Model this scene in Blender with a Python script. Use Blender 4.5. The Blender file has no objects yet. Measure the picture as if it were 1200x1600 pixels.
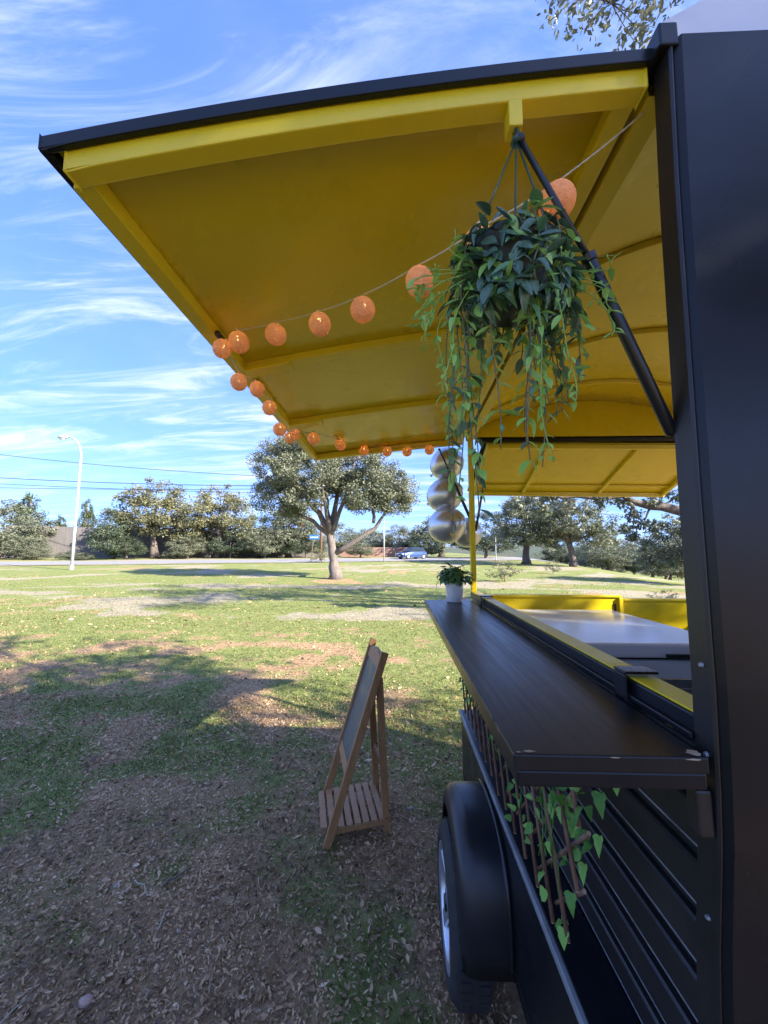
import bpy, math, random
import numpy as np
from mathutils import Vector, Matrix, Quaternion

random.seed(7); rng = np.random.default_rng(7)
S = bpy.context.scene; COL = S.collection
R = math.radians

# ------------------------------------------------------------------ camera
cd = bpy.data.cameras.new('camera'); cam = bpy.data.objects.new('camera', cd); COL.objects.link(cam); S.camera = cam
cd.sensor_fit = 'HORIZONTAL'; cd.sensor_width = 36; cd.lens = 18; cd.clip_start = .02; cd.clip_end = 6000
cam.location = (0, 0, 1.6); cam.rotation_euler = (R(90) + .10297, 0, .03314)

# ------------------------------------------------------------------ light
SUN_EL = R(28); SUN_H = Vector((.88, -.475)).normalized()
S.view_settings.view_transform = 'Standard'; S.view_settings.look = 'None'; S.view_settings.gamma = 1
S.view_settings.exposure = 2.92
S.render.engine = 'CYCLES'; S.cycles.use_denoising = True
S.cycles.max_bounces = 8; S.cycles.transparent_max_bounces = 12
w = bpy.data.worlds.new('World'); S.world = w; w.use_nodes = True
nt = w.node_tree; N = nt.nodes; L = nt.links; N.clear()
def wn(t, **k):
    n = N.new(t)
    for a, b in k.items(): setattr(n, a, b)
    return n
def wm(op, a, b=None, c=None):
    n = wn('ShaderNodeMath', operation=op)
    for i, v in enumerate((a, b, c)):
        if v is None: continue
        if isinstance(v, (int, float)): n.inputs[i].default_value = v
        else: L.new(v, n.inputs[i])
    return n.outputs[0]
sky = wn('ShaderNodeTexSky', sky_type='NISHITA', sun_disc=False, sun_elevation=SUN_EL, altitude=600, air_density=1.0, dust_density=.6, ozone_density=2.2)
sky.sun_rotation = math.atan2(SUN_H.x, SUN_H.y)
tc = wn('ShaderNodeTexCoord'); sx = wn('ShaderNodeSeparateXYZ'); L.new(tc.outputs['Generated'], sx.inputs[0])
zc = wm('ADD', wm('MAXIMUM', sx.outputs[2], 0.0), .12)
px = wm('DIVIDE', sx.outputs[0], zc); py = wm('DIVIDE', sx.outputs[1], zc)
cxyz = wn('ShaderNodeCombineXYZ'); L.new(px, cxyz.inputs[0]); L.new(py, cxyz.inputs[1])
def noise(sc, rot, scale, det, rough, dist):
    m = wn('ShaderNodeMapping'); L.new(cxyz.outputs[0], m.inputs[0]); m.inputs['Rotation'].default_value[2] = rot; m.inputs['Scale'].default_value = scale
    n = wn('ShaderNodeTexNoise'); L.new(m.outputs[0], n.inputs['Vector']); n.inputs['Scale'].default_value = sc
    n.inputs['Detail'].default_value = det; n.inputs['Roughness'].default_value = rough; n.inputs['Distortion'].default_value = dist
    return n.outputs['Fac']
def ramp(v, a, b):
    n = wn('ShaderNodeMapRange', interpolation_type='SMOOTHSTEP'); L.new(v, n.inputs[0]); n.inputs[1].default_value = a; n.inputs[2].default_value = b
    return n.outputs[0]
big = ramp(noise(.9, .5, (1, .8, 1), 3, .5, .3), .30, .58)
wisp = ramp(noise(1.7, .42, (.65, 2.8, 1), 10, .66, .8), .44, .74)
veil = ramp(noise(.7, -.2, (1, 1.5, 1), 5, .6, .4), .42, .8)
cl = wm('ADD', wm('MULTIPLY', wm('MULTIPLY', wisp, wm('ADD', big, .12)), 1.0), wm('MULTIPLY', veil, .34))
cl = wm('MINIMUM', wm('MULTIPLY', cl, .66), .68)
gm_ = wn('ShaderNodeGamma'); L.new(sky.outputs[0], gm_.inputs[0]); gm_.inputs[1].default_value = .52
hs = wn('ShaderNodeMix', data_type='RGBA', blend_type='MULTIPLY'); hs.inputs[0].default_value = 1; L.new(gm_.outputs[0], hs.inputs[6]); hs.inputs[7].default_value = (.36, .545, 1.12, 1)
mx = wn('ShaderNodeMix', data_type='RGBA'); L.new(cl, mx.inputs[0]); L.new(hs.outputs[2], mx.inputs[6]); mx.inputs[7].default_value = (1.8, 1.92, 2.1, 1)
bg = wn('ShaderNodeBackground'); L.new(mx.outputs[2], bg.inputs[0]); bg.inputs[1].default_value = .10
wo = wn('ShaderNodeOutputWorld'); L.new(bg.outputs[0], wo.inputs[0])
sd = bpy.data.lights.new('sun', 'SUN'); sd.energy = 2.35; sd.angle = R(.53); sd.color = (1, .92, .80)
sun = bpy.data.objects.new('sun', sd); COL.objects.link(sun); sun.location = (20, -10, 30)
sv = Vector((SUN_H.x * math.cos(SUN_EL), SUN_H.y * math.cos(SUN_EL), math.sin(SUN_EL)))
sun.rotation_euler = sv.to_track_quat('Z', 'Y').to_euler()

# ------------------------------------------------------------------ materials
def mat(name, col, rough=.6, col2=None, nscale=8, nlo=.35, nhi=.65, bump=0, bscale=60, metal=0, spec=.5, stretch=None, transl=0, attr=None, ramp_cols=None, coat=0, roughvar=0, sheen=0):
    """Principled surface; colour varies between col and col2 by noise, or by the mesh attribute `attr` through ramp_cols"""
    m = bpy.data.materials.new(name); m.use_nodes = True
    t = m.node_tree; n = t.nodes; l = t.links; p = n['Principled BSDF']; out = n['Material Output']
    p.inputs['Roughness'].default_value = rough; p.inputs['Metallic'].default_value = metal; p.inputs['Specular IOR Level'].default_value = spec
    p.inputs['Coat Weight'].default_value = coat
    c4 = lambda c: (c[0], c[1], c[2], 1)
    p.inputs['Base Color'].default_value = c4(col)
    tcn = n.new('ShaderNodeTexCoord'); mp = n.new('ShaderNodeMapping'); l.new(tcn.outputs['Object'], mp.inputs[0])
    if stretch: mp.inputs['Scale'].default_value = stretch
    src = None
    if attr:
        a = n.new('ShaderNodeAttribute'); a.attribute_name = attr; r = n.new('ShaderNodeValToRGB'); l.new(a.outputs['Fac'], r.inputs[0])
        el = r.color_ramp.elements
        while len(el) < len(ramp_cols): el.new(.5)
        for i, c in enumerate(ramp_cols): el[i].position = i / (len(ramp_cols) - 1); el[i].color = c4(c)
        src = r.outputs[0]
    elif col2:
        nz = n.new('ShaderNodeTexNoise'); l.new(mp.outputs[0], nz.inputs['Vector']); nz.inputs['Scale'].default_value = nscale; nz.inputs['Detail'].default_value = 8; nz.inputs['Roughness'].default_value = .6
        r = n.new('ShaderNodeValToRGB'); l.new(nz.outputs['Fac'], r.inputs[0]); e = r.color_ramp.elements
        e[0].position = nlo; e[1].position = nhi; e[0].color = c4(col); e[1].color = c4(col2); src = r.outputs[0]
    if src: l.new(src, p.inputs['Base Color'])
    if roughvar:
        nz = n.new('ShaderNodeTexNoise'); l.new(mp.outputs[0], nz.inputs['Vector']); nz.inputs['Scale'].default_value = 7; nz.inputs['Detail'].default_value = 6
        mr = n.new('ShaderNodeMapRange'); l.new(nz.outputs['Fac'], mr.inputs[0]); mr.inputs[1].default_value = .3; mr.inputs[2].default_value = .7
        mr.inputs[3].default_value = rough - roughvar; mr.inputs[4].default_value = rough + roughvar; l.new(mr.outputs[0], p.inputs['Roughness'])
    if bump:
        nb = n.new('ShaderNodeTexNoise'); l.new(mp.outputs[0], nb.inputs['Vector']); nb.inputs['Scale'].default_value = bscale; nb.inputs['Detail'].default_value = 6
        b = n.new('ShaderNodeBump'); b.inputs['Strength'].default_value = bump; b.inputs['Distance'].default_value = .01; l.new(nb.outputs['Fac'], b.inputs['Height']); l.new(b.outputs[0], p.inputs['Normal'])
    if transl:
        tr = n.new('ShaderNodeBsdfTranslucent'); ms = n.new('ShaderNodeMixShader'); ms.inputs[0].default_value = transl
        if src: l.new(src, tr.inputs[0])
        else: tr.inputs[0].default_value = c4(col)
        l.new(p.outputs[0], ms.inputs[1]); l.new(tr.outputs[0], ms.inputs[2]); l.new(ms.outputs[0], out.inputs[0])
    return m
BLACK = mat('black_paint', (.007, .008, .011), .30, (.012, .012, .013), 3, .45, .8, bump=.012, bscale=30, roughvar=.07, spec=.32)
BLACKW = mat('black_painted_wood', (.010, .010, .011), .36, (.030, .026, .022), 5, .45, .8, bump=.35, bscale=30, stretch=(14, .8, 14), roughvar=.1)
PLANK = mat('black_plank_paint', (.012, .011, .012), .42, (.022, .019, .017), 6, .4, .75, bump=.05, bscale=150, roughvar=.1)
EDGE = mat('metal_and_edge_highlight', (.36, .38, .40), .35, (.14, .15, .16), 14, .4, .7, metal=.3)  # pale metal for screws, also the painted highlight on plank edges
TRIM = mat('grey_trim', (.30, .32, .34), .4, (.18, .19, .21), 9, .4, .7, metal=.3)
YEL = mat('yellow_paint', (.77, .59, .012), .38, (.71, .535, .012), 3, .3, .7, bump=.05, bscale=120, roughvar=.08)
YELP = mat('yellow_panel', (.75, .575, .010), .30, (.67, .505, .010), 1.5, .3, .7, bump=.03, bscale=18, roughvar=.06)
WHITE = mat('white_enamel', (.84, .84, .84), .16, (.78, .78, .78), 4, bump=.02, bscale=60)
ROOFW = mat('white_roof_paint', (.70, .72, .76), .5, (.62, .64, .68), 3)
RUBBER = mat('tyre_rubber', (.014, .014, .015), .75, (.035, .03, .026), 14, .45, .75, bump=.2, bscale=80)
ALLOY = mat('wheel_silver', (.55, .57, .60), .3, metal=.8)
FENDER = mat('fender_plastic', (.012, .014, .018), .33, (.03, .026, .022), 4, .55, .85, bump=.05, bscale=300, roughvar=.08)
CHROME = mat('steel', (.62, .63, .64), .22, metal=1)
STRUT = mat('strut_black', (.012, .012, .013), .3)
WOOD = mat('easel_pine', (.36, .19, .075), .55, (.24, .115, .042), 5, .3, .75, bump=.12, bscale=40, stretch=(9, 9, 1.6))
WOODT = mat('easel_slat_pine', (.40, .215, .10), .55, (.29, .145, .06), 6, .3, .75, bump=.12, bscale=40, stretch=(2, 9, 9))
CHALK = mat('chalkboard', (.085, .09, .078), .5, (.13, .135, .118), 4, .35, .8, roughvar=.12)
CHIP = mat('bare_wood_chip', (.42, .30, .19), .8, (.25, .16, .09), 30)
BARK = mat('oak_bark', (.17, .14, .12), .9, (.075, .06, .05), 6, .35, .65, bump=.9, bscale=14, stretch=(2, 2, .6))
BARKL = mat('pale_bark', (.20, .17, .15), .9, (.09, .075, .065), 5, .35, .7, bump=.9, bscale=12, stretch=(2, 2, .5))
TWIG = mat('twig_bark', (.20, .15, .11), .9, (.09, .065, .05), 20)
STICK = mat('willow_stick', (.23, .125, .078), .6, (.12, .062, .042), 25, bump=.2, bscale=80)
STICKE = mat('stick_cut_end', (.38, .27, .16), .8)
OAKG = [(.08, .096, .060), (.145, .165, .10), (.21, .225, .145), (.29, .295, .20)]
def leafmat(name, cols, rough=.5, tr=.25): return mat(name, cols[1], rough, attr='rnd', ramp_cols=cols, transl=tr)
OAK = leafmat('holm_oak_leaf', OAKG)
OAKY = leafmat('autumn_oak_leaf', [(.085, .092, .045), (.155, .16, .080), (.225, .22, .11), (.31, .265, .14)])
OAKD = leafmat('dark_evergreen_leaf', [(.034, .052, .034), (.062, .09, .052), (.095, .125, .072), (.14, .165, .10)])
PINE = leafmat('pine_needle', [(.025, .045, .02), (.05, .08, .032), (.08, .115, .05), (.11, .14, .06)])
POPL = leafmat('orange_autumn_leaf', [(.30, .12, .03), (.42, .19, .05), (.5, .26, .07), (.5, .30, .1)])
IVY = mat('ivy_leaf', (.055, .20, .025), .38, (.16, .36, .06), 40, transl=.25, bump=.3, bscale=30)
IVYL = mat('ivy_leaf_light', (.17, .42, .05), .38, (.32, .58, .12), 40, transl=.3, bump=.3, bscale=30)
PLD = mat('vine_leaf_dark', (.055, .12, .075), .25, (.12, .21, .13), 18, transl=.08, spec=.6)
PLM = mat('vine_leaf_mid', (.10, .23, .085), .30, (.16, .31, .13), 18, transl=.15)
PLL = mat('vine_leaf_light', (.26, .50, .085), .36, (.40, .62, .15), 18, transl=.25)
STEM = mat('vine_stem', (.20, .13, .075), .6, (.13, .17, .06), 9)
CORDG = mat('green_plastic', (.018, .065, .05), .35)
POTD = mat('dark_pot', (.02, .03, .024), .5)
POTW = mat('white_pot', (.78, .78, .78), .3)
SOIL = mat('potting_soil', (.03, .022, .016), .95)
WIRE = mat('clear_cord', (.80, .74, .58), .35, transl=.3)
BALLOON = mat('silver_balloon', (.62, .64, .67), .32, metal=.8)
GALV = mat('galvanised_steel', (.50, .52, .54), .45, (.42, .44, .46), 3, metal=.3)
CABLE = mat('power_cable', (.03, .03, .035), .6)
BLUE = mat('blue_sign', (.02, .14, .42), .4)
CARB = mat('car_blue', (.025, .06, .17), .3, metal=.2, coat=.4)
GLASS = mat('car_glass', (.02, .03, .04), .06, spec=.8)
LAMPW = mat('lamp_lens', (.8, .8, .78), .15)
REED = mat('reed_screen', (.20, .18, .17), .9, (.12, .11, .105), 3, .35, .65, bump=.5, bscale=20, stretch=(6, 6, .25))
STONE = mat('pale_stone', (.46, .40, .36), .9, (.34, .28, .24), 9, bump=.4, bscale=30)
STONEP = mat('pink_stone', (.46, .31, .24), .9, (.34, .22, .17), 9, bump=.4, bscale=30)

# ------------------------------------------------------------------ helpers
class MB:
    def __init__(s): s.v = []; s.f = []
    def add(s, vs, fs):
        o = len(s.v); s.v += [tuple(map(float, q)) for q in vs]; s.f += [tuple(i + o for i in f) for f in fs]; return s
    def box(s, x0, x1, y0, y1, z0, z1):
        return s.add([(x0, y0, z0), (x1, y0, z0), (x1, y1, z0), (x0, y1, z0), (x0, y0, z1), (x1, y0, z1), (x1, y1, z1), (x0, y1, z1)],
                     [(3, 2, 1, 0), (4, 5, 6, 7), (0, 1, 5, 4), (1, 2, 6, 5), (2, 3, 7, 6), (3, 0, 4, 7)])
    def bar(s, a, b, wx, wy, ref=(0, 0, 1)):
        """square bar between two points, wx across (perpendicular to ref), wy along ref"""
        a = Vector(a); b = Vector(b); d = (b - a).normalized(); u = d.cross(Vector(ref))
        if u.length < 1e-5: u = d.cross(Vector((1, 0, 0)))
        u.normalize(); v = u.cross(d).normalized(); u *= wx / 2; v *= wy / 2
        return s.add([a - u - v, a + u - v, a + u + v, a - u + v, b - u - v, b + u - v, b + u + v, b - u + v],
                     [(3, 2, 1, 0), (4, 5, 6, 7), (0, 1, 5, 4), (1, 2, 6, 5), (2, 3, 7, 6), (3, 0, 4, 7)])
    def tube(s, pts, rad, n=8, caps=True):
        pts = [Vector(p) for p in pts]
        if isinstance(rad, (int, float)): rad = [rad] * len(pts)
        vs = []; fs = []; u = None
        for i, p in enumerate(pts):
            d = (pts[min(i + 1, len(pts) - 1)] - pts[max(i - 1, 0)])
            d = d.normalized() if d.length > 1e-9 else Vector((0, 0, 1))
            if u is None: u = d.cross(Vector((.3, .9, .2)))
            u = u - d * u.dot(d)
            if u.length < 1e-6: u = d.orthogonal()
            u.normalize(); v = d.cross(u)
            for k in range(n):
                a = 2 * math.pi * k / n; vs.append(p + (u * math.cos(a) + v * math.sin(a)) * rad[i])
        for i in range(len(pts) - 1):
            for k in range(n): fs.append((i * n + k, i * n + (k + 1) % n, (i + 1) * n + (k + 1) % n, (i + 1) * n + k))
        if caps: fs.append(tuple(reversed(range(n)))); fs.append(tuple((len(pts) - 1) * n + k for k in range(n)))
        return s.add(vs, fs)
    def lathe(s, prof, c=(0, 0, 0), axis='Z', n=24):
        vs = []; fs = []; m = len(prof)
        for k in range(n):
            a = 2 * math.pi * k / n; ca, sa = math.cos(a), math.sin(a)
            for r, h in prof:
                q = (r * ca, r * sa, h) if axis == 'Z' else (h, r * ca, r * sa)
                vs.append((q[0] + c[0], q[1] + c[1], q[2] + c[2]))
        for k in range(n):
            for j in range(m - 1): fs.append((k * m + j, ((k + 1) % n) * m + j, ((k + 1) % n) * m + j + 1, k * m + j + 1))
        return s.add(vs, fs)
    def loft(s, rows, close=False):
        n = len(rows[0]); vs = [q for r in rows for q in r]; fs = []
        for i in range(len(rows) - 1):
            for k in range(n if close else n - 1): fs.append((i * n + k, i * n + (k + 1) % n, (i + 1) * n + (k + 1) % n, (i + 1) * n + k))
        return s.add(vs, fs)
    def build(s, name, m, parent=None, smooth=False, bevel=0, solid=0, local=False):
        me = bpy.data.meshes.new(name); off = Vector((0, 0, 0)); q = parent
        if not local:
            while q: off += q.location; q = q.parent
        me.from_pydata([(a - off.x, b - off.y, c - off.z) for a, b, c in s.v], [], s.f)
        for mm in (m if isinstance(m, (list, tuple)) else [m]): me.materials.append(mm)
        if smooth:
            for p in me.polygons: p.use_smooth = True
        me.update()
        o = bpy.data.objects.new(name, me); COL.objects.link(o); o.parent = parent
        if solid: md = o.modifiers.new('thickness', 'SOLIDIFY'); md.thickness = solid; md.offset = 0
        if bevel:
            md = o.modifiers.new('bevel', 'BEVEL'); md.width = bevel; md.segments = 2; md.limit_method = 'ANGLE'; md.angle_limit = R(40)
        return o
def thing(name, label, cat, loc=(0, 0, 0), group=None, rz=0):
    o = bpy.data.objects.new(name, None); COL.objects.link(o); o.location = loc; o.rotation_euler = (0, 0, rz); o.empty_display_size = .1
    return tag(o, label, cat, group)
def tag(o, label, cat=None, group=None, kind=None):
    o['label'] = label
    if cat: o['category'] = cat
    if group: o['group'] = group
    if kind: o['kind'] = kind
    return o
def npmesh(name, V, F, m, parent=None, rnd=None, k=4, smooth=False):
    """V (n,3), F (m,k) numpy -> one mesh; rnd: per-vertex attribute"""
    me = bpy.data.meshes.new(name); me.vertices.add(len(V)); me.vertices.foreach_set('co', np.ascontiguousarray(V, np.float32).ravel())
    me.loops.add(F.size); me.loops.foreach_set('vertex_index', np.ascontiguousarray(F, np.int32).ravel())
    me.polygons.add(len(F)); me.polygons.foreach_set('loop_start', np.arange(0, F.size, k, dtype=np.int32))
    if smooth: me.polygons.foreach_set('use_smooth', np.ones(len(F), bool))
    me.update(calc_edges=True)
    if rnd is not None: at = me.attributes.new('rnd', 'FLOAT', 'POINT'); at.data.foreach_set('value', np.ascontiguousarray(rnd, np.float32))
    for mm in (m if isinstance(m, (list, tuple)) else [m]): me.materials.append(mm)
    o = bpy.data.objects.new(name, me); COL.objects.link(o); o.parent = parent
    return o
def vnoise(x, y, seed=0):
    xi = np.floor(x).astype(np.int64); yi = np.floor(y).astype(np.int64); fx = x - xi; fy = y - yi
    fx = fx * fx * (3 - 2 * fx); fy = fy * fy * (3 - 2 * fy)
    def h(a, b):
        n = (a * 374761393 + b * 668265263 + seed * 1442695041) & 0x7fffffff; n = ((n ^ (n >> 13)) * 1274126177) & 0x7fffffff
        return ((n ^ (n >> 16)) & 0xffff) / 65535.
    return (h(xi, yi) * (1 - fx) + h(xi + 1, yi) * fx) * (1 - fy) + (h(xi, yi + 1) * (1 - fx) + h(xi + 1, yi + 1) * fx) * fy
def fbm(x, y, seed=0, o=4): return sum(vnoise(x * 2**i, y * 2**i, seed + i) * .5**i for i in range(o)) / sum(.5**i for i in range(o))
def sstep(v, a, b): t = np.clip((v - a) / (b - a), 0, 1); return t * t * (3 - 2 * t)
def ter(x, y):
    x = np.asarray(x, float); y = np.asarray(y, float)
    z = .02 * np.clip(y - 22, 0, 38)
    s = np.maximum(0, x - (12.5 + .10 * np.maximum(0, y - 15))); z = z - .20 * s * s / (s + 6) * np.clip(1.6 - s / 400, .0, 1)
    near = np.exp(-(np.hypot(x, y) / 60)**2)
    return z + near * ((fbm(x * .25, y * .25, 3) - .5) * .10 * sstep(np.hypot(x - 1, y - 2), 2, 8) + (fbm(x * 3, y * 3, 9, 3) - .5) * .03)
def tz(x, y): return float(ter(x, y))

# ------------------------------------------------------------------ ground
def gmask(x, y):
    """share of grass, share of pale bare soil"""
    d = np.hypot(x, y)
    n = fbm(x * .55, y * .55, 21, 5); n2 = fbm(x * .16 + 5, y * .16, 31, 4); n3 = fbm(x * 2.2, y * 2.2, 41, 3)
    base = .20 + .38 * sstep(y, 1.6, 5.6) + .22 * sstep(y, 5, 9) + .30 * sstep(-x, .2, 1.6) * (1 - sstep(y, 3, 5))
    base = base - .30 * np.exp(-(((x - .9) / 1.6)**2 + ((y - 6.2) / 1.0)**2)) - .5 * np.exp(-(((x + 3.2) / 2.6)**2 + ((y - 21.5) / 1.8)**2))
    base = base - .22 * np.exp(-(((x + .9) / 1.3)**2 + ((y - 3.9) / .6)**2)) - .3 * sstep(x, -.4, .4) * (1 - sstep(y, 2.6, 4.2))
    g = np.clip((base + (n - .5) * 1.2 + (n3 - .5) * 1.5 - .40) * 1.35 + .5, 0, 1)
    pale = sstep(fbm(x * .22 + 9, y * .5 + 3, 77, 4) + (n - .5) * .6 + (n3 - .5) * .3, .48, .74) * sstep(y, 5, 9)
    pale = np.maximum(pale, .9 * np.exp(-(((x + 6.6) / 2.2)**2 + ((y - 13) / 1.6)**2)) * sstep(n, .3, .5))
    return g, pale * .8
def axis(lo, hi, c, d0, grow):
    a = [c]; d = d0
    while a[-1] < hi: a.append(a[-1] + d); d *= grow if a[-1] > c + 4.5 else 1
    b = [c]; d = d0
    while b[-1] > lo: b.append(b[-1] - d); d *= grow if b[-1] < c - 3.5 else 1
    return np.array(b[::-1] + a[1:])
ax = axis(-2500, 2500, -.5, .045, 1.045); ay = axis(-1500, 3500, 3.0, .045, 1.035)
gx, gy = np.meshgrid(ax, ay); gz = ter(gx, gy); nx_, ny_ = len(ax), len(ay)
idx = np.arange(nx_ * ny_).reshape(ny_, nx_)
GF = np.stack([idx[:-1, :-1], idx[:-1, 1:], idx[1:, 1:], idx[1:, :-1]], -1).reshape(-1, 4)
gm, gp = gmask(gx, gy)
GM = bpy.data.materials.new('ground_soil_and_grass'); GM.use_nodes = True
t = GM.node_tree; n = t.nodes; l = t.links; p = n['Principled BSDF']; p.inputs['Roughness'].default_value = .95; p.inputs['Specular IOR Level'].default_value = .15
geo = n.new('ShaderNodeNewGeometry')
def gn(scale, det=8, rough=.65, stretch=None):
    src = geo.outputs['Position']
    if stretch: mp = n.new('ShaderNodeMapping'); mp.inputs['Scale'].default_value = stretch; l.new(src, mp.inputs[0]); src = mp.outputs[0]
    q = n.new('ShaderNodeTexNoise'); l.new(src, q.inputs['Vector']); q.inputs['Scale'].default_value = scale; q.inputs['Detail'].default_value = det; q.inputs['Roughness'].default_value = rough; return q.outputs['Fac']
def gr(v, cols):
    r = n.new('ShaderNodeValToRGB'); l.new(v, r.inputs[0]); e = r.color_ramp.elements
    while len(e) < len(cols): e.new(.5)
    for i, (pos, c) in enumerate(cols): e[i].position = pos; e[i].color = (*c, 1)
    return r.outputs[0]
def gmix(f, a, b):
    q = n.new('ShaderNodeMix'); q.data_type = 'RGBA'; l.new(f, q.inputs[0]); l.new(a, q.inputs[6]); l.new(b, q.inputs[7]); return q.outputs[2]
def gmath(op, a, b):
    q = n.new('ShaderNodeMath'); q.operation = op
    for i, v in enumerate((a, b)):
        if isinstance(v, (int, float)): q.inputs[i].default_value = v
        else: l.new(v, q.inputs[i])
    return q.outputs[0]
soil = gr(gn(22, 9, .75), [(.3, (.19, .12, .060)), (.5, (.37, .245, .13)), (.68, (.52, .37, .22))])
grass = gr(gn(5, 9, .75), [(.28, (.125, .145, .046)), (.5, (.205, .235, .07)), (.66, (.285, .295, .11)), (.8, (.38, .34, .19))])
pale = gr(gn(9, 8, .7), [(.3, (.26, .22, .14)), (.6, (.38, .33, .23)), (.8, (.45, .39, .30))])
aG = n.new('ShaderNodeAttribute'); aG.attribute_name = 'rnd'; aP = n.new('ShaderNodeAttribute'); aP.attribute_name = 'pale'
def breakup(a, sc):
    q = n.new('ShaderNodeMapRange'); q.interpolation_type = 'SMOOTHSTEP'; l.new(gmath('ADD', a, gmath('MULTIPLY', gmath('SUBTRACT', gn(sc, 8, .7), .5), 1.3)), q.inputs[0]); q.inputs[1].default_value = .28; q.inputs[2].default_value = .72; return q.outputs[0]
colr = gmix(breakup(aP.outputs['Fac'], 3), gmix(breakup(aG.outputs['Fac'], 6), soil, grass), pale)
l.new(colr, p.inputs['Base Color'])
b = n.new('ShaderNodeBump'); b.inputs['Strength'].default_value = .8; b.inputs['Distance'].default_value = .03; l.new(gn(30, 9, .8), b.inputs['Height']); l.new(b.outputs[0], p.inputs['Normal'])
ground = npmesh('ground', np.stack([gx, gy, gz], -1).reshape(-1, 3), GF, GM, rnd=gm.ravel(), smooth=True)
at = ground.data.attributes.new('pale', 'FLOAT', 'POINT'); at.data.foreach_set('value', gp.ravel().astype(np.float32))
tag(ground, 'field of short grass, bare soil and fallen oak leaves', kind='structure')

# road on the far side of the field, with pale verge
def ribbon(name, y0, y1, dz, m, x0=-220, x1=60, thick=0):
    mb = MB(); rows = []
    for x in np.arange(x0, x1 + 1, 2.): rows.append([(x, c + .27 * x, tz(x, c + .27 * x) - .10 + dz) for c in np.linspace(y0, y1, 5)])
    mb.loft(rows); o = mb.build(name, m, smooth=True); return o
ASPH = mat('asphalt_road', (.30, .29, .285), .8, (.24, .235, .235), 3, bump=.2, bscale=40)
LINE = mat('road_paint', (.75, .75, .72), .7)
VERGE = mat('dusty_verge', (.36, .31, .24), .95, (.26, .23, .15), 2, bump=.3, bscale=10)
tag(ribbon('road', 46, 53.5, .16, ASPH), 'grey asphalt road running across behind the field', kind='structure')
tag(ribbon('verge', 44.6, 46.1, .145, VERGE), 'pale dusty verge along the near side of the road', kind='structure')
tag(ribbon('verge', 53.4, 56, .145, VERGE), 'dry verge along the far side of the road', kind='structure')
tag(ribbon('road_marking', 46.35, 46.5, .168, LINE), 'white edge line along the near side of the road', kind='structure')
# distant hill
mb = MB(); rows = []
for i in range(61):
    a = R(-50 + i * 2); r0 = 1500; hh = 6 + 26 * vnoise(np.array([i * .23]), np.array([.5]), 5)[0] + 8 * vnoise(np.array([i * .9]), np.array([.5]), 6)[0]
    rows.append([(math.sin(a) * r, math.cos(a) * r, z) for r, z in ((r0 - 200, -60), (r0 - 120, hh * .4 - 10), (r0, hh), (r0 + 300, -60))])
mb.loft(rows); HILL = mat('far_hill', (.05, .075, .055), 1, (.09, .10, .07), .01)
tag(mb.build('hills', HILL, smooth=True), 'low blue hills far beyond the wooded valley', kind='structure')

# ------------------------------------------------------------------ food trailer
XS, XR = .467, 2.10                      # serving side, far side
TR = thing('food_trailer', 'black food trailer with yellow interior and its serving hatch raised', 'trailer', (1.28, 1.55, 0))
def yend(z): return float(np.interp(z, (.45, 1.0, 1.2, 1.4, 1.7, 2.2, 2.5), (.672, .632, .606, .597, .594, .584, .571)))
def eave(y): return 2.474 - .050 * (y - .6)
def arc(x, sag=.24):
    h = (XR - .44) / 2; c = .44 + h; Rr = (h * h + sag * sag) / (2 * sag); return math.sqrt(max(Rr * Rr - (x - c)**2, 0)) - (Rr - sag)
# near end wall: one bowed sheet with thickness
mb = MB(); rows = []
for z in np.linspace(.42, 2.462, 28):
    y = yend(z); rows.append([(XS + .012, y, z), (XS, y + .012, z), (XS, y + .03, z), (XR, y + .03, z), (XR, y, z)])
mb.loft(rows, close=True); mb.f.append((4, 3, 2, 1, 0)); k = len(mb.v) - 5; mb.f.append((k, k + 1, k + 2, k + 3, k + 4))
endw = mb.build('end_wall', BLACK, TR)
# corner post beside the opening, set a little proud
mb = MB(); rows = []
for z in np.linspace(.42, 2.45, 28): y = yend(z); rows.append([(XS - .003, y + .004, z), (XS - .006, y + .007, z), (XS - .006, y + .044, z), (XS + .03, y + .044, z), (XS + .03, y + .031, z), (XS - .001, y + .031, z), (XS - .001, y + .004, z)])
mb.loft(rows, close=True); cp = mb.build('corner_post', PLANK, TR)
cp['label'] = 'black corner post at the near end of the serving hatch'
for z in (1.30, 1.43, 1.06):   # screws on the post
    MB().lathe([(0, -.0035), (.003, -.0035), (.004, 0)], (XS - .0065, yend(z) + .02, z), 'X', 8).build('screw', EDGE, cp)
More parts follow.
